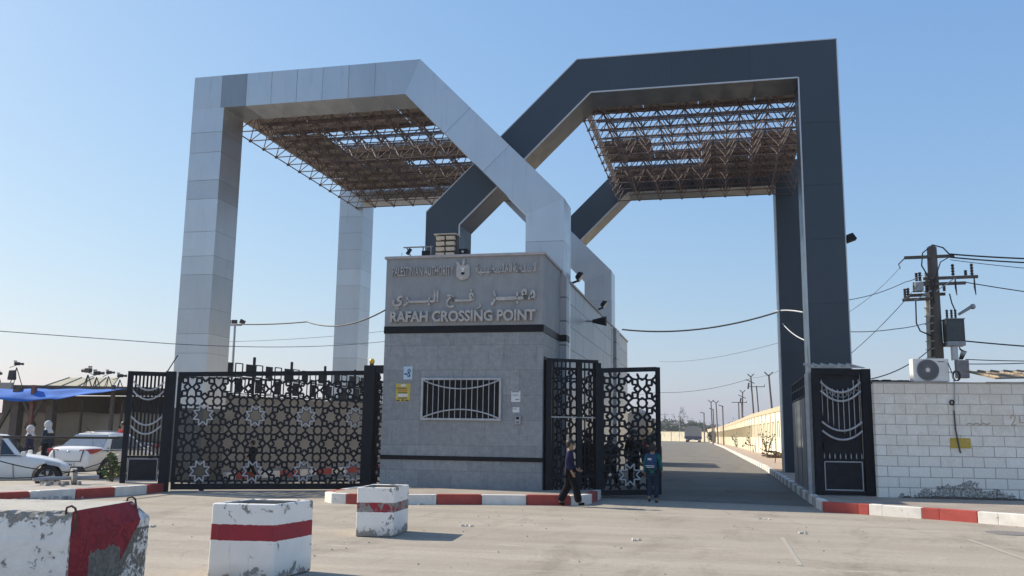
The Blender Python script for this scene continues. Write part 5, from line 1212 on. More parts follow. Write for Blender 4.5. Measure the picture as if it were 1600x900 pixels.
# truck at the end of the road
tk = thing('cargo_truck', 'truck with grey tarpaulin body and blue tail at the end of the road', 'truck', (-6.6, 236, 0))
b = MB(); b.prism([(-2.05, 1.5), (2.05, 1.5), (2.05, 3.6), (1.2, 3.95), (0, 4.05), (-1.2, 3.95), (-2.05, 3.6)], (-6.6, 233, 0), (1, 0, 0), (0, 0, 1), (0, 6, 0)); b.build('cargo_cover', simple('grey_tarpaulin', (.27, .255, .24), .8, 0, .15), tk)
b = MB(); b.b2((-8.7, 232.9, .85), (-4.5, 239, 1.49)); b.build('tailboard', simple('dark_blue_paint', (.025, .03, .10), .5), tk)
b = MB(); b.b2((-8.3, 233.2, .55), (-4.9, 240, .85)); b.build('chassis', M_BLACKPL, tk)
b = MB(); b.b2((-8.5, 239.2, .5), (-4.7, 241.3, 2.9)); b.build('cab', M_CARWHITE, tk)
for x in (-8.1, -5.1):
    for y in (234.3, 240): b = MB(); b.cyl((x - .3, y, .55), (x + .3, y, .55), .55, n=18); b.build('wheel', M_ASPHALT_RUBBER, tk)
b = MB(); b.b2((-7.0, 232.8, .5), (-6.2, 232.88, .75)); b.b2((-8.3, 232.8, .5), (-7.9, 232.88, .7)); b.b2((-5.3, 232.8, .5), (-4.9, 232.88, .7)); b.build('rear_lamps', P_WHT, tk)
# tanker beyond the open leaf
tn = thing('tanker_truck', 'tanker with round grey tank seen through the open gate leaf', 'tanker', (-4.3, 47, 0))
b = MB(); b.tube([(-4.0, 44.3, 2.0), (-4.0, 44.4, 2.0), (-4.02, 44.7, 2.0), (-4.3, 49.5, 2.0), (-4.32, 49.8, 2.0)], [.2, .62, .80, .80, .5], 24); b.build('tank', simple('grey_tan_tank', (.30, .27, .235), .45, .1, .15), tn, smooth=False)
b = MB(); b.b2((-4.75, 44.6, .75), (-3.4, 51.5, 1.15)); b.build('chassis', M_BLACKPL, tn)
b = MB(); b.b2((-5.15, 50.0, .6), (-3.45, 51.7, 2.4)); b.build('cab', simple('dull_green_cab', (.06, .09, .07), .5), tn, bevel=.08)
for x in (-4.85, -3.3):
    for y in (45.4, 46.6, 50.9): b = MB(); b.cyl((x - .15, y, .45), (x + .15, y, .45), .45, n=18); b.build('wheel', M_ASPHALT_RUBBER, tn)
b = MB(); b.b2((-4.7, 44.45, .95), (-4.4, 44.55, 1.1)); b.b2((-3.65, 44.45, .95), (-3.4, 44.55, 1.1)); b.build('rear_lamps', M_REDLENS, tn)
b = MB(); b.b2((-3.35, 46.2, 1.15), (-3.0, 48.4, 1.5)); b.build('side_locker', simple('locker_green', (.05, .08, .05), .5), tn)

# ------------------------------------------------------------------ barriers in the foreground
def mat_barrier(name, zlo, zhi, chip=.6, seed=0.0, redthr=.62):
    m, n, l, b = newmat(name); co = objco(n)
    mp = n.new('ShaderNodeMapping'); mp.inputs['Location'].default_value = (seed, seed * .7, seed * .3); l.new(co, mp.inputs[0]); cs = mp.outputs[0]
    sp = n.new('ShaderNodeSeparateXYZ'); l.new(co, sp.inputs[0])
    zz = mth(n, l, 'ADD', sp.outputs[2], mth(n, l, 'MULTIPLY', mth(n, l, 'SUBTRACT', noise(n, l, cs, 18, 6, .7), .5), .035))
    red = mth(n, l, 'MULTIPLY', mth(n, l, 'GREATER_THAN', zz, zlo), mth(n, l, 'LESS_THAN', zz, zhi))
    wob = noise(n, l, cs, 5, 6, .6)
    white = mix(n, l, ramp(n, l, wob, .35, .75), (.94, .89, .81), (.87, .82, .74))
    redc = mix(n, l, ramp(n, l, wob, .35, .7), (.36, .028, .04), (.28, .025, .035))
    paint = mix(n, l, red, white, redc)
    conc = mix(n, l, ramp(n, l, noise(n, l, cs, 35, 6, .7), .3, .7), (.20, .185, .165), (.36, .335, .30))
    f = noise(n, l, cs, 6.5, 10, .66, None, .5)
    low = mth(n, l, 'MULTIPLY', ramp(n, l, sp.outputs[2], 0, .14, (1, 1, 1, 1), (0, 0, 0, 1)), .16)
    hi = mth(n, l, 'MULTIPLY', ramp(n, l, sp.outputs[2], .58, .70), .07)
    rd = mth(n, l, 'MULTIPLY', red, .62 - redthr)
    k = ramp(n, l, mth(n, l, 'ADD', mth(n, l, 'ADD', mth(n, l, 'ADD', f, low), hi), rd), chip, chip + .022)
    sp2 = noise(n, l, cs, 40, 8, .75); k2 = ramp(n, l, sp2, .70, .72)
    kk = mth(n, l, 'MAXIMUM', k, k2)
    c = mix(n, l, kk, paint, conc)
    dirt = mth(n, l, 'MULTIPLY', ramp(n, l, mth(n, l, 'ADD', sp.outputs[2], mth(n, l, 'MULTIPLY', wob, .2)), .08, .26, (1, 1, 1, 1), (0, 0, 0, 1)), .55)
    c = mix(n, l, dirt, c, (.34, .29, .23))
    streak = ramp(n, l, noise(n, l, cs, 9, 5, .65, (2.5, 2.5, .18)), .60, .75)
    c = mix(n, l, mth(n, l, 'MULTIPLY', streak, .25), c, (.33, .30, .26))
    l.new(c, b.inputs['Base Color']); setin(b, Roughness=.75)
    bump(n, l, b, mth(n, l, 'ADD', mth(n, l, 'MULTIPLY', kk, -1.0), mth(n, l, 'MULTIPLY', noise(n, l, cs, 28, 6, .7), .35)), .5, .008)
    return m
def planter(label, corners, hgt, inset, wallt, mat, depth):
    """hollow square barrier; corners = four base points (ccw)"""
    cx = sum(p[0] for p in corners) / 4; cy = sum(p[1] for p in corners) / 4
    r = thing('concrete_barrier', label, 'barrier', (cx, cy, 0)); C = Vector((cx, cy, 0)); b = MB()
    ring = lambda k, z: [C + (Vector((*p, 0)) - C) * k + Vector((0, 0, z)) for p in corners]
    o0, o1, i1, i0 = ring(1.0, 0), ring(inset, hgt), ring(inset - wallt, hgt - .004), ring(inset - wallt - .03, hgt - depth)
    V = o0 + o1 + i1 + i0; F = [(3, 2, 1, 0)]
    for a in (0, 4, 8):
        for j in range(4): F.append((a + j, a + (j + 1) % 4, a + 4 + (j + 1) % 4, a + 4 + j))
    F.append((12, 13, 14, 15)); b.add(V, F); b.m = [1 if i >= 9 else 0 for i in range(len(F))]
    o = b.build('concrete_shell', [mat, simple('dusty_inner_concrete', (.24, .22, .19), .9, 0, .25, 6, bmp=.2)], r, bevel=.045, bseg=4)
    s = MB(); q = ring(inset - wallt - .04, hgt - depth + .01); s.add(q, [(0, 1, 2, 3)]); s.build('soil_fill', M_EARTH, r, fixn=False)
    return r
planter('red banded white concrete barrier in the middle foreground', [(-4.97, 8.32), (-4.30, 8.41), (-4.22, 9.10), (-4.90, 9.02)], .73, .985, .13, mat_barrier('chipped_barrier_paint', .37, .525, .615, 0.0, .70), .48)
planter('smaller red banded white concrete barrier nearer the gatehouse kerb', [(-5.02, 12.21), (-4.50, 12.31), (-4.58, 13.16), (-5.12, 13.08)], .675, 1.0, .10, mat_barrier('chipped_barrier_paint_worn', .335, .465, .60, 3.7, .50), .05)
def mat_bigblock(L):
    m, n, l, b = newmat('flaking_red_white_block'); co = objco(n)
    sp = n.new('ShaderNodeSeparateXYZ'); l.new(co, sp.inputs[0]); x, y, z = sp.outputs
    f = noise(n, l, co, 7, 10, .7, None, .5); g = noise(n, l, co, 24, 9, .75)
    conc = mix(n, l, ramp(n, l, noise(n, l, co, 30, 6, .7), .3, .7), (.21, .195, .165), (.35, .325, .28))
    brn = mix(n, l, ramp(n, l, g, .3, .7), (.16, .145, .12), (.24, .22, .185))
    white = mix(n, l, ramp(n, l, f, .3, .7), (.90, .855, .78), (.74, .70, .64))
    red = mix(n, l, ramp(n, l, noise(n, l, co, 4, 6, .6), .35, .7), (.33, .022, .032), (.24, .025, .03))
    # front face: white with flaking that grows to the right hand edge and the rim
    edge = mth(n, l, 'ADD', mth(n, l, 'MULTIPLY', ramp(n, l, x, -.42, .0), .10), mth(n, l, 'MULTIPLY', ramp(n, l, z, .66, .80), .18))
    kf = ramp(n, l, mth(n, l, 'ADD', mth(n, l, 'ADD', mth(n, l, 'MULTIPLY', f, .6), mth(n, l, 'MULTIPLY', g, .4)), edge), .575, .60)
    front = mix(n, l, kf, white, conc)
    # right face
    wv = mth(n, l, 'MULTIPLY', mth(n, l, 'SUBTRACT', noise(n, l, co, 6, 7, .7), .5), .10)
    line = mth(n, l, 'SUBTRACT', mth(n, l, 'SUBTRACT', mth(n, l, 'ADD', y, wv), mth(n, l, 'MULTIPLY', z, .72 * L)), .40 * L)   # >0 right of the slanted edge
    right = mix(n, l, ramp(n, l, line, -.004, .004), red, brn)
    wl_ = mth(n, l, 'SUBTRACT', line, .10)
    fl = ramp(n, l, mth(n, l, 'ADD', mth(n, l, 'MULTIPLY', g, .55), mth(n, l, 'MULTIPLY', f, .45)), .49, .51)
    right = mix(n, l, mth(n, l, 'MULTIPLY', ramp(n, l, wl_, -.01, .01), fl), right, white)
    tri = mth(n, l, 'MULTIPLY', mth(n, l, 'GREATER_THAN', line, .0), mth(n, l, 'GREATER_THAN', z, .58))
    right = mix(n, l, mth(n, l, 'MULTIPLY', tri, ramp(n, l, f, .48, .5, (1, 1, 1, 1), (0, 0, 0, 1))), right, white)
    # bare patch low in the red field
    zq = mth(n, l, 'ADD', z, mth(n, l, 'MULTIPLY', mth(n, l, 'SUBTRACT', f, .5), .25)); yq = mth(n, l, 'ADD', y, mth(n, l, 'MULTIPLY', mth(n, l, 'SUBTRACT', g, .5), .12))
    patch = mth(n, l, 'MULTIPLY', mth(n, l, 'MULTIPLY', mth(n, l, 'LESS_THAN', zq, .46), mth(n, l, 'GREATER_THAN', yq, .22 * L)), mth(n, l, 'LESS_THAN', yq, .62 * L))
    right = mix(n, l, patch, right, brn)
    spk = ramp(n, l, g, .66, .68); right = mix(n, l, spk, right, conc)
    ge = n.new('ShaderNodeTexCoord').outputs['Normal']; sn = n.new('ShaderNodeSeparateXYZ'); l.new(ge, sn.inputs[0])
    isr = mth(n, l, 'GREATER_THAN', mth(n, l, 'SUBTRACT', sn.outputs[0], mth(n, l, 'MULTIPLY', sn.outputs[1], -1.0)), .0)
    ist = mth(n, l, 'GREATER_THAN', sn.outputs[2], .72)
    c = mix(n, l, isr, front, right)
    topc = mix(n, l, ramp(n, l, f, .35, .65), (.36, .335, .29), (.43, .405, .355))
    c = mix(n, l, ist, c, topc)
    l.new(c, b.inputs['Base Color']); setin(b, Roughness=.85)
    bump(n, l, b, mth(n, l, 'ADD', mth(n, l, 'MULTIPLY', kf, -.8), mth(n, l, 'MULTIPLY', mth(n, l, 'ADD', g, noise(n, l, co, 60, 5, .7)), .5)), .8, .014)
    return m
LB = 1.17
bk = thing('concrete_block', 'large flaking red and white concrete block with lifting hooks', 'barrier', (-4.99, 6.33, 0), R(11.8))
b = MB()
def blk(x, y, z): return Vector((x, y, z))
# local: x along the front (leftwards negative), y into depth; chamfered far right corner
e = .03
V0 = [(-1.35, -e, -.02), (e, -e, -.02), (.11, LB + e, -.02), (-1.35, LB + e, -.02)]
V1 = [(-1.35, -e * .6, .56), (.012, -e * .6, .56), (.135, LB, .66), (-1.35, LB, .66)]
V2 = [(-1.3, .02, .8), (-.01, .02, .8), (-.012, LB - .06, .8), (-1.3, LB - .06, .8)]
def rim(y, k): return k
NX, NY = 30, 12
b.add([Vector(p) for p in V0 + V1 + V2], [(3, 2, 1, 0)] + [(j, (j + 1) % 4, 4 + (j + 1) % 4, 4 + j) for j in range(4)] + [(4 + j, 4 + (j + 1) % 4, 8 + (j + 1) % 4, 8 + j) for j in range(4)] + [(8, 9, 10, 11)])
bko = b.build('concrete_body', mat_bigblock(LB), bk, world=False)
bm = bmesh.new(); bm.from_mesh(bko.data); bmesh.ops.subdivide_edges(bm, edges=bm.edges, cuts=24, use_grid_fill=True)
from mathutils import noise as mn
for v in bm.verts:
    a = mn.noise(v.co * 9) * .006 + mn.noise(v.co * 31) * .004
    onrim = max(0, 1 - abs(v.co.z - .8) / .05) * max(0, 1 - max(0, v.co.y - .02) / .05)
    v.co += Vector((a * .6, a - onrim * abs(mn.noise(v.co * 17)) * -.035, a * .3 - onrim * abs(mn.noise(v.co * 14 + Vector((3, 1, 2)))) * .045))
bm.to_mesh(bko.data); bm.free()
bv = bko.modifiers.new('bevel', 'BEVEL'); bv.width = .012; bv.limit_method = 'ANGLE'; bv.angle_limit = R(50)
M_HOOK = simple('rusty_rebar', (.10, .055, .04), .75, .2, .35, 20)
for hx, hy in ((-.02, .02), (-.005, LB - .09)):
    hk = MB(); p = Vector((hx, hy, .80))
    hk.tube([p + Vector((-.045, .02, -.10)), p + Vector((-.045, .01, .0)), p + Vector((-.035, 0, .028)), p + Vector((0, 0, .04)), p + Vector((.035, -.005, .022)), p + Vector((.05, -.012, -.03)), p + Vector((.052, -.012, -.16))], .009, 8); hk.build('lifting_hook', M_HOOK, bk, world=False)

# ------------------------------------------------------------------ left side: shelter, cameras, fence, rail
M_TARP = simple('blue_tarpaulin', (.008, .12, .46), .85, 0, .25, 1.2, bmp=.15, bscale=6)
M_HESS = simple('beige_hessian', (.30, .255, .20), .9, 0, .2, .8, bmp=.25, bscale=3)
sh = thing('roofed_shelter', 'low open shelter with dark roof edge where cameras stand', 'shelter', (-27, 33, 0))
b = MB(); b.hexa([(-34, 31.9, 3.03), (-22.3, 31.9, 2.97), (-22.0, 38, 2.97), (-34, 38, 3.03), (-34, 31.9, 3.24), (-22.3, 31.9, 3.10), (-22.0, 38, 3.12), (-34, 38, 3.24)]); b.build('roof_slab', simple('dark_roof_edge', (.085, .07, .06), .8, 0, .3), sh)
b = MB(); b.b2((-34, 31.75, 2.72), (-28.45, 31.88, 3.26)); b.build('concrete_fascia', M_CONC, sh)
b = MB(); b.b2((-34, 37.5, 0), (-21.5, 37.7, 2.95)); b.build('back_wall', simple('brown_back_wall', (.10, .085, .075), .9), sh)
M_POSTB = simple('brown_post', (.085, .065, .055), .8, 0, .3)
for p, q, wd in (((-27.94, 31.6, 0), (-27.90, 31.6, 3.0), .34), ((-26.39, 31.7, 0), (-26.36, 31.7, 3.0), .30), ((-23.43, 31.5, 0), (-23.45, 31.5, 3.15), .12), ((-25.7, 32.6, 0), (-25.68, 32.6, 2.6), .07), ((-23.8, 32.6, 0), (-23.8, 32.6, 2.6), .07)):
    b = MB(); b.bar(p, q, wd, wd); b.build('post', M_POSTB, sh)
b = MB(); b.bar((-27.03, 31.4, 0), (-27.04, 31.4, 3.14), .16, .16); b.build('post', simple('red_oxide_post', (.16, .06, .045), .7), sh)
for p, q in (((-28.75, 31.55, 1.3), (-28.05, 31.55, 2.6)), ((-27.6, 31.5, 2.6), (-26.95, 31.5, 1.5)), ((-27.3, 31.45, 1.4), (-26.6, 31.45, 2.55))):
    b = MB(); b.bar(p, q, .12, .12); b.build('brace', M_POSTB, sh)
# blue tarpaulin hung under the roof edge
tp = MB(); n_ = 40; V = []
for i in range(n_ + 1):
    u = i / n_; x = -29.5 + 6.9 * u
    top_ = 3.0 - .0 * u
    low = 2.62 - .14 * math.sin(math.pi * min(1, u / .62)) ** 2 if u < .55 else 2.52 + (u - .5) * .95
    low = min(low, 2.97)
    for j in range(5):
        v = j / 4; V.append((x, 31.05 + .55 * (1 - v) - .0 + .05 * math.sin(9 * u + 5 * v), top_ + (low - top_) * v + .015 * math.sin(23 * u + 4 * v)))
F = [(i * 5 + j, i * 5 + j + 1, (i + 1) * 5 + j + 1, (i + 1) * 5 + j) for i in range(n_) for j in range(4)]
tp.add(V, F); tpo = single(tp, 'blue_tarpaulin', M_TARP, 'bright blue tarpaulin hanging below the shelter roof', 'tarpaulin', (-26, 31.2, 2.9), smooth=True, fixn=False)
sm = tpo.modifiers.new('thick', 'SOLIDIFY'); sm.thickness = .012
b = MB()
for i in range(7): b.hexa([(-24.9 + .25 * i - 1.0, 31.4, 2.05 - .02 * i), (-24.65 + .25 * i - 1.0, 31.4, 2.05 - .02 * i), (-24.65 + .25 * i - 1.0, 31.45, 2.05), (-24.9 + .25 * i - 1.0, 31.45, 2.05), (-24.9 + .25 * i - 1.0, 31.4, 2.96), (-24.65 + .25 * i - 1.0, 31.4, 2.96), (-24.65 + .25 * i - 1.0, 31.45, 2.96), (-24.9 + .25 * i - 1.0, 31.45, 2.96)])
hb_ = MB(); nq = 24; V = []
for i in range(nq + 1):
    u = i / nq; x = -34 + 13 * u
    for j in range(6):
        v = j / 5; V.append((x, 33.2 + .12 * math.sin(17 * u + 2.0 * v), .9 + (1.25 - .10 * abs(math.sin(math.pi * u * 5))) * v + .0))
hb_.add(V, [(i * 6 + j, i * 6 + j + 1, (i + 1) * 6 + j + 1, (i + 1) * 6 + j) for i in range(nq) for j in range(5)])
hs = single(hb_, 'fabric_screen', M_HESS, 'sagging beige fabric screen hung behind the shelter posts', 'screen', (-27, 33.2, .9), smooth=True, fixn=False)
sm = hs.modifiers.new('thick', 'SOLIDIFY'); sm.thickness = .01
b = MB(); b.b2((-34, 34, 0), (-21.5, 34.1, 1.15)); single(b, 'low_wall', M_BEIGEWALL, 'low beige wall below the fabric screen', 'wall', (-27, 34, 0))
shd = thing('shed_roof', 'pale corrugated lean-to roof behind the shelter cameras', 'roof', (-29, 36.5, 3.2))
b = MB(); b.hexa([(-30.4, 35.6, 3.2), (-26.6, 35.6, 3.2), (-27.6, 37.4, 3.78), (-30.3, 37.4, 3.78), (-30.4, 35.6, 3.24), (-26.6, 35.6, 3.24), (-27.6, 37.4, 3.82), (-30.3, 37.4, 3.82)]); b.build('sheet', simple('straw_sheet', (.36, .33, .24), .8), shd)
b = MB()
for k in range(5): b.bar((-30.4 + .95 * k, 35.58, 3.25), (-30.3 + .67 * k, 37.4, 3.83), .05, .05)
b.tube([(-30.4, 35.6, 3.2), (-30.9, 35.6, 3.15)], .02, 5); b.build('batten', simple('grey_batten', (.22, .22, .18), .7), shd)
def tripod_cam(label, x, y, z, hgt, s=1.0, big=False, bag=False, rz=0.3):
    r = thing('camera_tripod', label, 'camera', (x, y, z), group='television cameras on the shelter roof'); top = Vector((x, y, z + hgt))
    for k in range(3):
        a = k * 2.094 + .4; b = MB(); b.tube([top - Vector((0, 0, .1)), (x + math.cos(a) * hgt * .32, y + math.sin(a) * hgt * .32, z)], .028 * s, 6); b.build('leg', M_BLACKPL, r)
    b = MB(); b.box(top + Vector((0, 0, .10 * s)), (.36 * s, .18 * s, .22 * s), rz=rz); b.build('camera_body', M_BLACKPL, r, bevel=.01)
    d = Vector((math.cos(rz), math.sin(rz), 0)); b = MB(); b.cyl(top + d * .2 * s + Vector((0, 0, .1 * s)), top + d * .42 * s + Vector((0, 0, .1 * s)), .07 * s, .09 * s, 10); b.build('lens', M_BLACKPL, r)
    b = MB(); b.box(top - d * .12 * s + Vector((0, 0, .27 * s)), (.2 * s, .08 * s, .07 * s), rz=rz); b.build('viewfinder', M_BLACKPL, r)
    b = MB(); b.tube([top, top - d * .45 * s - Vector((0, 0, .12))], .014, 5); b.build('pan_handle', M_BLACKPL, r)
    if bag: b = MB(); b.box((x - .1, y - .1, z + hgt * .5), (.34, .2, .42), taper=(.8, .8)); b.build('weight_bag', M_BLACKPL, r, bevel=.04)
tripod_cam('tall camera tripod with a hanging bag standing alone at the left', -29.4, 33, 3.22, .86, .62, bag=True, rz=1.0)
tripod_cam('largest camera on a tripod, left end of the group of four', -25.85, 33, 3.1, .66, .85, rz=2.9)
tripod_cam('camera on a tripod beside the largest camera', -25.42, 33, 3.1, .56, .72, rz=.2)
tripod_cam('slim camera tripod third in the group of four', -24.85, 33, 3.1, .60, .58, rz=.1)
tripod_cam('low camera tripod nearest the black gate', -24.3, 33, 3.1, .46, .62, rz=.4)
tripod_cam('camera tripod cut off by the left edge of the picture', -30.25, 33, 3.22, .45, .6, rz=2.0)
# rail with chain
rl_ = thing('chain_railing', 'rusty post railing with slack chain before the white cars', 'railing', (-13.2, 14.9, KH))
ptA, ptB, ptC = Vector((-13.35, 14.75, KH)), Vector((-13.78, 18.85, KH)), Vector((-14.2, 11.5, KH))
M_RP = simple('flaking_rail_paint', (.30, .24, .19), .8, 0, .4, 12, dirt=(14, .5, (.15, .07, .05)))
b = MB(); b.tube([ptA, ptA + up_ * 1.08], .032, 8); b.build('post', M_RP, rl_)
b = MB(); b.tube([ptC + up_ * 1.06, ptA + up_ * 1.06, ptB + up_ * 1.03], .026, 8); b.build('top_rail', simple('dark_rail', (.06, .05, .045), .7), rl_)
for z0_, z1_ in ((.62, .35), (.30, .60)):
    b = MB(); b.tube([ptA.lerp(ptB, k / 16) + up_ * (z0_ + (z1_ - z0_) * k / 16 - .22 * 4 * (k / 16) * (1 - k / 16) * .7) for k in range(17)], .011, 5); b.build('chain', M_DUSTYIRON, rl_)
b = MB(); b.tube([ptC.lerp(ptA, k / 12) + up_ * (.5 + .1 * k / 12 - .2 * 4 * (k / 12) * (1 - k / 12)) for k in range(13)], .011, 5); b.build('chain', M_DUSTYIRON, rl_)
# fallen bollard
fb = thing('fallen_post', 'knocked over grey post with round concrete foot on the left pavement', 'post', (-14.05, 17.8, KH))
b = MB(); b.tube([(-14.75, 17.35, KH + .12), (-13.85, 18.35, KH + .15)], .045, 10); b.build('tube', M_GALV, fb)
b = MB(); d = Vector((.9, 1.0, .03)).normalized(); c = Vector((-14.2, 17.95, KH + .16)); b.cyl(c - d * .05, c + d * .05, .2, n=18); b.build('concrete_foot', M_CONC, fb)
b = MB(); rg = random.Random(3)
for k in range(14): b.box((-14.25 + rg.gauss(0, .18), 17.75 + rg.gauss(0, .2), KH + .03), (rg.uniform(.05, .2), rg.uniform(.05, .15), rg.uniform(.03, .1)), rz=rg.uniform(0, 3), taper=(.7, .7))
tag(b.build('broken_concrete', M_CONC), 'broken concrete bits around the fallen post', 'debris', kind='stuff')
b = MB(); rg = random.Random(8)
for k in range(120):
    t = rg.random(); p = Vector((-13.25, 16.95, 0)).lerp(Vector((-13.55, 15.0, 0)), t) + Vector((abs(rg.gauss(.08, .12)), rg.gauss(0, .08), 0)); s = rg.uniform(.02, .085)
    b.box(p + Vector((0, 0, s * .4)), (s * rg.uniform(.8, 1.8), s * rg.uniform(.8, 1.5), s), rz=rg.uniform(0, 3), taper=(rg.uniform(.4, .9), rg.uniform(.4, .9)))
tag(b.build('rubble', simple('pale_rubble', (.40, .37, .33), .9, 0, .35, 7)), 'pale rubble heaped along the left kerb', 'rubble', kind='stuff')
M_LIT = simple('white_litter', (.46, .44, .40), .8)
for i, (x, y, lb) in enumerate([(-3.92, 14.14, 'scrap of white litter right of the smaller barrier'), (-6.02, 17.95, 'white litter lying against the gatehouse kerb'), (-8.38, 12.36, 'white litter on the yard between the block and the barrier'), (.72, 17.2, 'flat scrap of litter before the open roadway'), (-1.19, 13.1, 'pale scrap of litter in the middle of the yard'), (1.26, 14.87, 'small pale scrap on the right of the yard')]):
    rg = random.Random(20 + i); b = MB()
    for k in range(5): b.box((x + rg.gauss(0, .05), y + rg.gauss(0, .04), .014), (rg.uniform(.03, .08), rg.uniform(.02, .05), .016), rz=rg.uniform(0, 3), rot=None, taper=(.7, .5))
    single(b, 'litter', M_LIT, lb, 'litter', (x, y, 0))
b = MB(); rg = random.Random(99)
for k in range(260):
    x, y = rg.uniform(-9, 8), rg.uniform(5.5, 19); s = rg.uniform(.005, .015); b.box((x, y, s * .3), (s * 1.4, s, s * .8), rz=rg.uniform(0, 3), taper=(.6, .6))
tag(b.build('grit', simple('loose_grit', (.22, .19, .155), .9, 0, .4, 3)), 'small stones and grit scattered over the yard', 'grit', kind='stuff')

# ------------------------------------------------------------------ people
def skin_mesh(name, V, E, rad, mat, parent, sub=2, smooth=True):
    me = bpy.data.meshes.new(name); me.from_pydata(V, E, []); o = bpy.data.objects.new(name, me); COL.objects.link(o)
    md = o.modifiers.new('skin', 'SKIN'); md.use_smooth_shade = True
    sv = me.skin_vertices
    if not sv:
        bmx = bmesh.new(); bmx.from_mesh(me); bmx.verts.layers.skin.verify(); bmx.to_mesh(me); bmx.free()
    for i, r_ in enumerate(rad):
        d = me.skin_vertices[0].data[i]; d.radius = r_ if isinstance(r_, tuple) else (r_, r_); d.use_root = (i == 0)
    if sub: s = o.modifiers.new('sub', 'SUBSURF'); s.levels = sub; s.render_levels = sub
    bpy.context.view_layer.update()
    m2 = bpy.data.meshes.new_from_object(o.evaluated_get(bpy.context.evaluated_depsgraph_get())); bpy.data.objects.remove(o)
    m2.name = name; m2.materials.clear(); m2.materials.append(mat); m2.polygons.foreach_set('use_smooth', [True] * len(m2.polygons))
    o = bpy.data.objects.new(name, m2); COL.objects.link(o); o.parent = parent; WM[o.name] = WM[parent.name].copy(); return o
M_SKIN = simple('tan_skin', (.30, .18, .115), .55, 0, .06); M_HAIR = simple('black_hair', (.012, .011, .011), .6, 0, .3, 30)
M_EYE = simple('eye_dark', (.02, .015, .012), .3)
def cloth(name, c, var=.2): return simple(name, c, .95, 0, var, 8, bmp=.2, bscale=25, spec=.15)
def person(label, loc, rz, H, top, legs, shoes, pose=None, hair=True, scarf=None, long_coat=False, jacket=.012, detail=True, group=None, flare=1.0):
    """local axes: +y is the way the figure faces, z up; joints in units of body height"""
    r = thing('person', label, 'person', loc, rz, group)
    J = dict(pel=(0, 0, .525), spine=(0, .0, .62), chest=(0, .0, .745), neck=(0, .0, .825), head0=(0, .012, .872), head1=(0, .016, .925), head2=(0, .01, .972))
    for s, sd in ((1, 'R'), (-1, 'L')):
        J.update({'sh' + sd: (s * .105, 0, .795), 'el' + sd: (s * .135, -.012, .635), 'wr' + sd: (s * .14, .03, .495), 'hd' + sd: (s * .14, .045, .445),
                  'hip' + sd: (s * .052, 0, .505), 'kn' + sd: (s * .056, .012, .285), 'an' + sd: (s * .058, -.008, .045), 'ft' + sd: (s * .064, .045, .018), 'toe' + sd: (s * .068, .085, .014)})
    if pose: J.update(pose)
    P = {k: Vector(v) * H for k, v in J.items()}
    names = list(P); idx = {k: i for i, k in enumerate(names)}; V = [tuple(P[k]) for k in names]
    RR = dict(pel=.068, spine=.062, chest=.072, neck=.030, head0=.044, head1=.058, head2=.042)
    for sd in 'RL': RR.update({'sh' + sd: .034, 'el' + sd: .023, 'wr' + sd: .017, 'hd' + sd: (.022, .012), 'hip' + sd: .056, 'kn' + sd: .035, 'an' + sd: .022, 'ft' + sd: .023, 'toe' + sd: .018})
    E = [('pel', 'spine'), ('spine', 'chest'), ('chest', 'neck'), ('neck', 'head0'), ('head0', 'head1'), ('head1', 'head2')]
    for sd in 'RL': E += [('chest', 'sh' + sd), ('sh' + sd, 'el' + sd), ('el' + sd, 'wr' + sd), ('wr' + sd, 'hd' + sd), ('pel', 'hip' + sd), ('hip' + sd, 'kn' + sd), ('kn' + sd, 'an' + sd), ('an' + sd, 'ft' + sd), ('ft' + sd, 'toe' + sd)]
    rad = [tuple(x * H for x in RR[k]) if isinstance(RR[k], tuple) else RR[k] * H for k in names]
    EE = [(idx[a], idx[c]) for a, c in E]
    if detail:                                   # five fingers per hand
        for sd, s in (('R', 1), ('L', -1)):
            d = (P['hd' + sd] - P['wr' + sd]).normalized(); sdv = Vector((0, 1, 0)) - d * d.y; sdv = sdv.normalized() if sdv.length > .1 else Vector((1, 0, 0))
            palm = d.cross(sdv) * -s
            for k, (o_, ln) in enumerate(((-.014, .034), (-.005, .044), (.005, .047), (.014, .042))):
                a = P['hd' + sd] + sdv * o_ * H + d * .008 * H; m = a + d * ln * .55 * H + palm * .004 * H; t = m + d * ln * .4 * H + palm * .014 * H
                i = len(V); V += [tuple(a), tuple(m), tuple(t)]; rad += [.0062 * H, .0058 * H, .0048 * H]; EE += [(idx['hd' + sd], i), (i, i + 1), (i + 1, i + 2)]
            a = P['hd' + sd] - d * .018 * H + sdv * .02 * H; t = a + (d * .6 + sdv * .7) * .032 * H; i = len(V); V += [tuple(a), tuple(t)]; rad += [.007 * H, .0055 * H]; EE += [(idx['hd' + sd], i), (i, i + 1)]
    body = skin_mesh('body', V, EE, rad, M_SKIN, r)
    hc = P['head1']; f = (P['head1'] - P['head0']); 
    fb = MB(); 
    fb.ball(hc + Vector((0, .062, -.008)) * H, (.010 * H, .014 * H, .016 * H), 8, 6)
    for s in (1, -1): fb.ball(hc + Vector((s * .060, .0, -.006)) * H, (.008 * H, .013 * H, .020 * H), 8, 5)
    fb.build('face_features', M_SKIN, r, world=False, smooth=True)
    ey = MB()
    for s in (1, -1): ey.ball(hc + Vector((s * .023, .053, .006)) * H, (.008 * H, .006 * H, .006 * H), 8, 5)
    ey.b2(hc + Vector((-.018, .052, -.034)) * H, hc + Vector((.018, .057, -.030)) * H); ey.build('eyes_and_mouth', M_EYE, r, world=False)
    def part(nm, ks, es, rr, mat, sub=2):
        ii = {k: i for i, k in enumerate(ks)}
        return skin_mesh(nm, [tuple(P[k]) for k in ks], [(ii[a], ii[c]) for a, c in es], [rr[k] * H for k in ks], mat, r, sub)
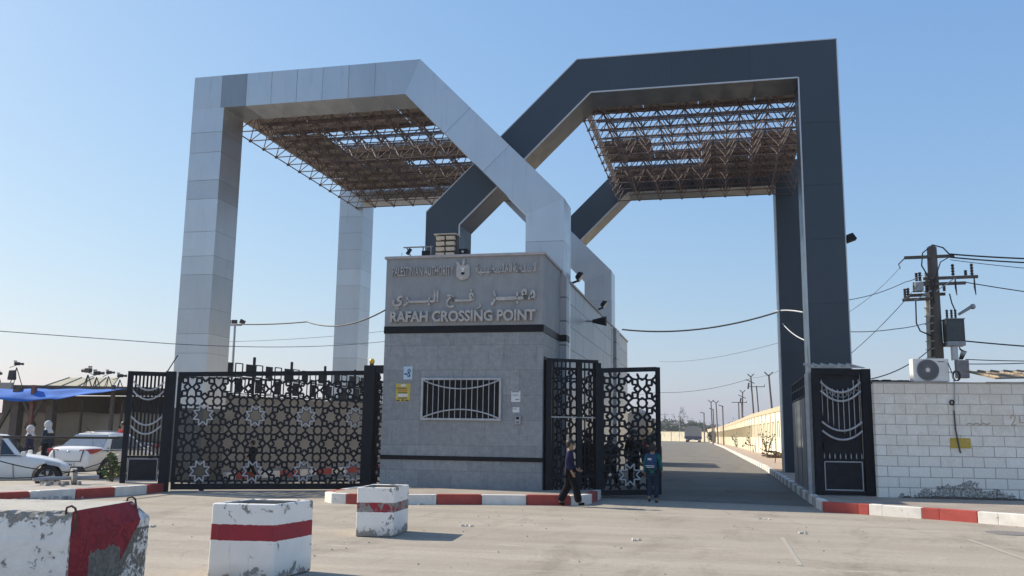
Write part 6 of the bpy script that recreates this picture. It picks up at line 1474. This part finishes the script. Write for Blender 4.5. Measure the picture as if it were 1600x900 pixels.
    P['hem'] = P['pel'] + Vector((0, 0, -.05 if not long_coat else -.24)) * H; P['collar'] = P['neck'] + Vector((0, 0, -.012)) * H
    for sd in 'RL': P['cuff' + sd] = P['el' + sd].lerp(P['wr' + sd], .92)
    part('jacket', ['chest', 'spine', 'pel', 'hem', 'collar', 'shR', 'elR', 'cuffR', 'shL', 'elL', 'cuffL'], [('chest', 'spine'), ('spine', 'pel'), ('pel', 'hem'), ('chest', 'collar'), ('chest', 'shR'), ('shR', 'elR'), ('elR', 'cuffR'), ('chest', 'shL'), ('shL', 'elL'), ('elL', 'cuffL')],
         dict(chest=.086, spine=.080, pel=.086, hem=.088 if not long_coat else .105, collar=.042, shR=.047, elR=.036, cuffR=.030, shL=.047, elL=.036, cuffL=.030), top)
    for sd in 'RL': P['hemleg' + sd] = P['kn' + sd].lerp(P['an' + sd], .93 if flare <= 1 else 1.04)
    part('trousers', ['pel', 'hipR', 'knR', 'hemlegR', 'hipL', 'knL', 'hemlegL'], [('pel', 'hipR'), ('hipR', 'knR'), ('knR', 'hemlegR'), ('pel', 'hipL'), ('hipL', 'knL'), ('knL', 'hemlegL')],
         dict(pel=.077, hipR=.066, knR=.048 * (1 + (flare - 1) * .6), hemlegR=.042 * flare, hipL=.066, knL=.048 * (1 + (flare - 1) * .6), hemlegL=.042 * flare), legs)
    for sd in 'RL':
        d = (P['toe' + sd] - P['an' + sd]); P['heel' + sd] = P['an' + sd] + Vector((0, -.012, -.022)) * H
        part('shoe', ['heel' + sd, 'ft' + sd, 'toe' + sd], [('heel' + sd, 'ft' + sd), ('ft' + sd, 'toe' + sd)], {'heel' + sd: .026, 'ft' + sd: .027, 'toe' + sd: .022}, shoes)
    if scarf:
        q = MB(); q.ball(hc + Vector((0, -.012, .006)) * H, (.074 * H, .076 * H, .085 * H), 14, 10); q.lathe([(.075 * H, .80 * H), (.09 * H, .775 * H), (.072 * H, .84 * H), (.055 * H, .88 * H)][::-1] and [(.105 * H, .765 * H), (.092 * H, .80 * H), (.066 * H, .845 * H), (.058 * H, .885 * H)], (0, -.005 * H, 0), 14); q.build('headscarf', scarf, r, world=False, smooth=True)
    elif hair:
        q = MB(); q.ball(hc + Vector((0, -.014, .020)) * H, (.066 * H, .066 * H, .062 * H), 14, 10); q.ball(hc + Vector((0, -.036, -.012)) * H, (.054 * H, .036 * H, .046 * H), 12, 8); q.build('hair', M_HAIR, r, world=False, smooth=True)
    return r, P
NAVY = cloth('navy_jacket_cloth', (.018, .02, .055)); BLACKC = cloth('black_cloth', (.006, .006, .008)); TEAL = cloth('teal_hoodie_cloth', (.015, .13, .125)); DKBLUE = cloth('dark_blue_denim', (.018, .035, .06))
SHOE = simple('dark_shoe', (.02, .02, .022), .6); WHITEC = cloth('white_cloth', (.52, .52, .53), .08); REDC = cloth('red_cloth', (.33, .02, .025)); LAV = cloth('lavender_cloth', (.22, .18, .34)); GREYC = cloth('grey_cloth', (.12, .12, .13)); SCARF = cloth('pale_scarf_cloth', (.50, .47, .46), .08)
stride = dict(hipR=(.052, .01, .505), knR=(.056, .085, .30), anR=(.058, .135, .062), ftR=(.062, .19, .04), toeR=(.064, .225, .04), hipL=(-.052, -.01, .505), knL=(-.056, -.03, .285), anL=(-.058, -.145, .07), ftL=(-.062, -.105, .032), toeL=(-.064, -.07, .018),
              elR=(.135, -.05, .645), wrR=(.13, .02, .52), hdR=(.125, .045, .475), elL=(-.135, .02, .64), wrL=(-.125, .105, .545), hdL=(-.122, .15, .53))
pA, PA_ = person('boy in navy jacket and wide black trousers walking right at the kerb end', (-3.04, 18.74, 0), R(-78), 1.36, NAVY, BLACKC, BLACKC, stride, flare=1.45)
walk2 = dict(hipR=(.052, .0, .505), knR=(.056, .03, .285), anR=(.056, .0, .048), ftR=(.058, .05, .018), toeR=(.06, .088, .014), knL=(-.054, .02, .29), anL=(-.05, -.09, .085), ftL=(-.05, -.055, .045), toeL=(-.05, -.03, .022), elR=(.14, -.02, .64), wrR=(.15, .05, .53), hdR=(.152, .085, .50))
pB, PB_ = person('boy in teal hoodie with a blue backpack walking in through the gate', (-1.47, 20.5, 0), R(-8), 1.27, TEAL, DKBLUE, SHOE, walk2)
bp = thing('backpack', 'dark blue school backpack with pale stripes on the walking boy', 'backpack', (-1.47, 20.5, 0), R(-8))
M_BAG = cloth('blue_backpack_cloth', (.025, .06, .13)); hB = 1.27
b = MB(); b.box(Vector((0, -.125, .70)) * hB, (.20 * hB, .10 * hB, .25 * hB), taper=(.8, .8)); b.build('bag', M_BAG, bp, world=False, bevel=.035, bseg=4)
b = MB(); b.box(Vector((0, -.185, .655)) * hB, (.15 * hB, .05 * hB, .12 * hB), taper=(.9, .85)); b.build('front_pocket', M_BAG, bp, world=False, bevel=.02)
b = MB(); b.b2(Vector((-.075, -.2135, .625)) * hB, Vector((.075, -.2105, .637)) * hB); b.b2(Vector((-.06, -.213, .60)) * hB, Vector((.07, -.2105, .612)) * hB); b.b2(Vector((-.045, -.1855, .725)) * hB, Vector((.02, -.176, .76)) * hB); b.build('pale_stripe', WHITEC, bp, world=False)
for s in (1, -1): b = MB(); b.tube([Vector((s * .06, -.08, .80)) * hB, Vector((s * .075, -.02, .845)) * hB, Vector((s * .075, .09, .79)) * hB, Vector((s * .08, .085, .70)) * hB, Vector((s * .085, -.07, .61)) * hB], .014, 6); b.build('strap', M_BAG, bp, world=False)
stand = {}
person('person in dark clothes standing behind the upright bars', (-3.25, 22.9, 0), R(150), 1.5, BLACKC, BLACKC, SHOE, walk2, group='people inside the gate')
person('person in dark coat walking just behind the open gate leaf', (-2.95, 25.2, 0), R(160), 1.45, cloth('charcoal_cloth', (.03, .03, .035)), BLACKC, SHOE, stride, group='people inside the gate')
person('person in black standing nearest the silver star of the open leaf', (-2.35, 25.6, 0), R(190), 1.62, BLACKC, BLACKC, SHOE, stand, group='people inside the gate')
person('smaller person in dark blue beside the edge of the open leaf', (-1.85, 25.0, 0), R(200), 1.35, NAVY, BLACKC, SHOE, walk2, group='people inside the gate')
person('dark figure walking behind the sliding gate', (-14.0, 25.6, .0), R(100), 1.15, BLACKC, BLACKC, SHOE, stride)
person('woman in pale headscarf and dark coat beside the white sedan', (-20.3, 23.6, 0), R(120), 1.50, NAVY, BLACKC, SHOE, stand, scarf=SCARF, long_coat=True)
person('woman in white headscarf farther back near the shelter post', (-21.7, 26.0, 0), R(100), 1.66, DKBLUE, BLACKC, SHOE, stand, scarf=WHITEC, long_coat=True)
person('dark haired person in pale shirt behind the silver grey car', (-22.6, 31.0, 0), R(200), 1.58, cloth('pale_shirt_cloth', (.40, .40, .44), .1), GREYC, SHOE, stand)
person('person in red shirt beside the left pedestrian gate', (-20.3, 28, 0), R(170), 1.70, REDC, BLACKC, SHOE, stand)

# origins of top level single meshes are fine; parts keep their parent's frame

# ------------------------------------------------------------------ light haze over the whole place
hz = MB(); hz.b2((-1700, -500, -1.1), (1700, 2700, 14.2))
mh = bpy.data.materials.new('haze_air'); mh.use_nodes = True; nh = mh.node_tree.nodes; nh.remove(nh['Principled BSDF'])
pv = nh.new('ShaderNodeVolumePrincipled'); pv.inputs['Color'].default_value = (.86, .90, .96, 1); pv.inputs['Density'].default_value = .00042; pv.inputs['Anisotropy'].default_value = .2
mh.node_tree.links.new(pv.outputs[0], nh['Material Output'].inputs['Volume'])
tag(hz.build('haze', mh), 'thin pale haze filling the air over the whole place', 'haze', kind='stuff')
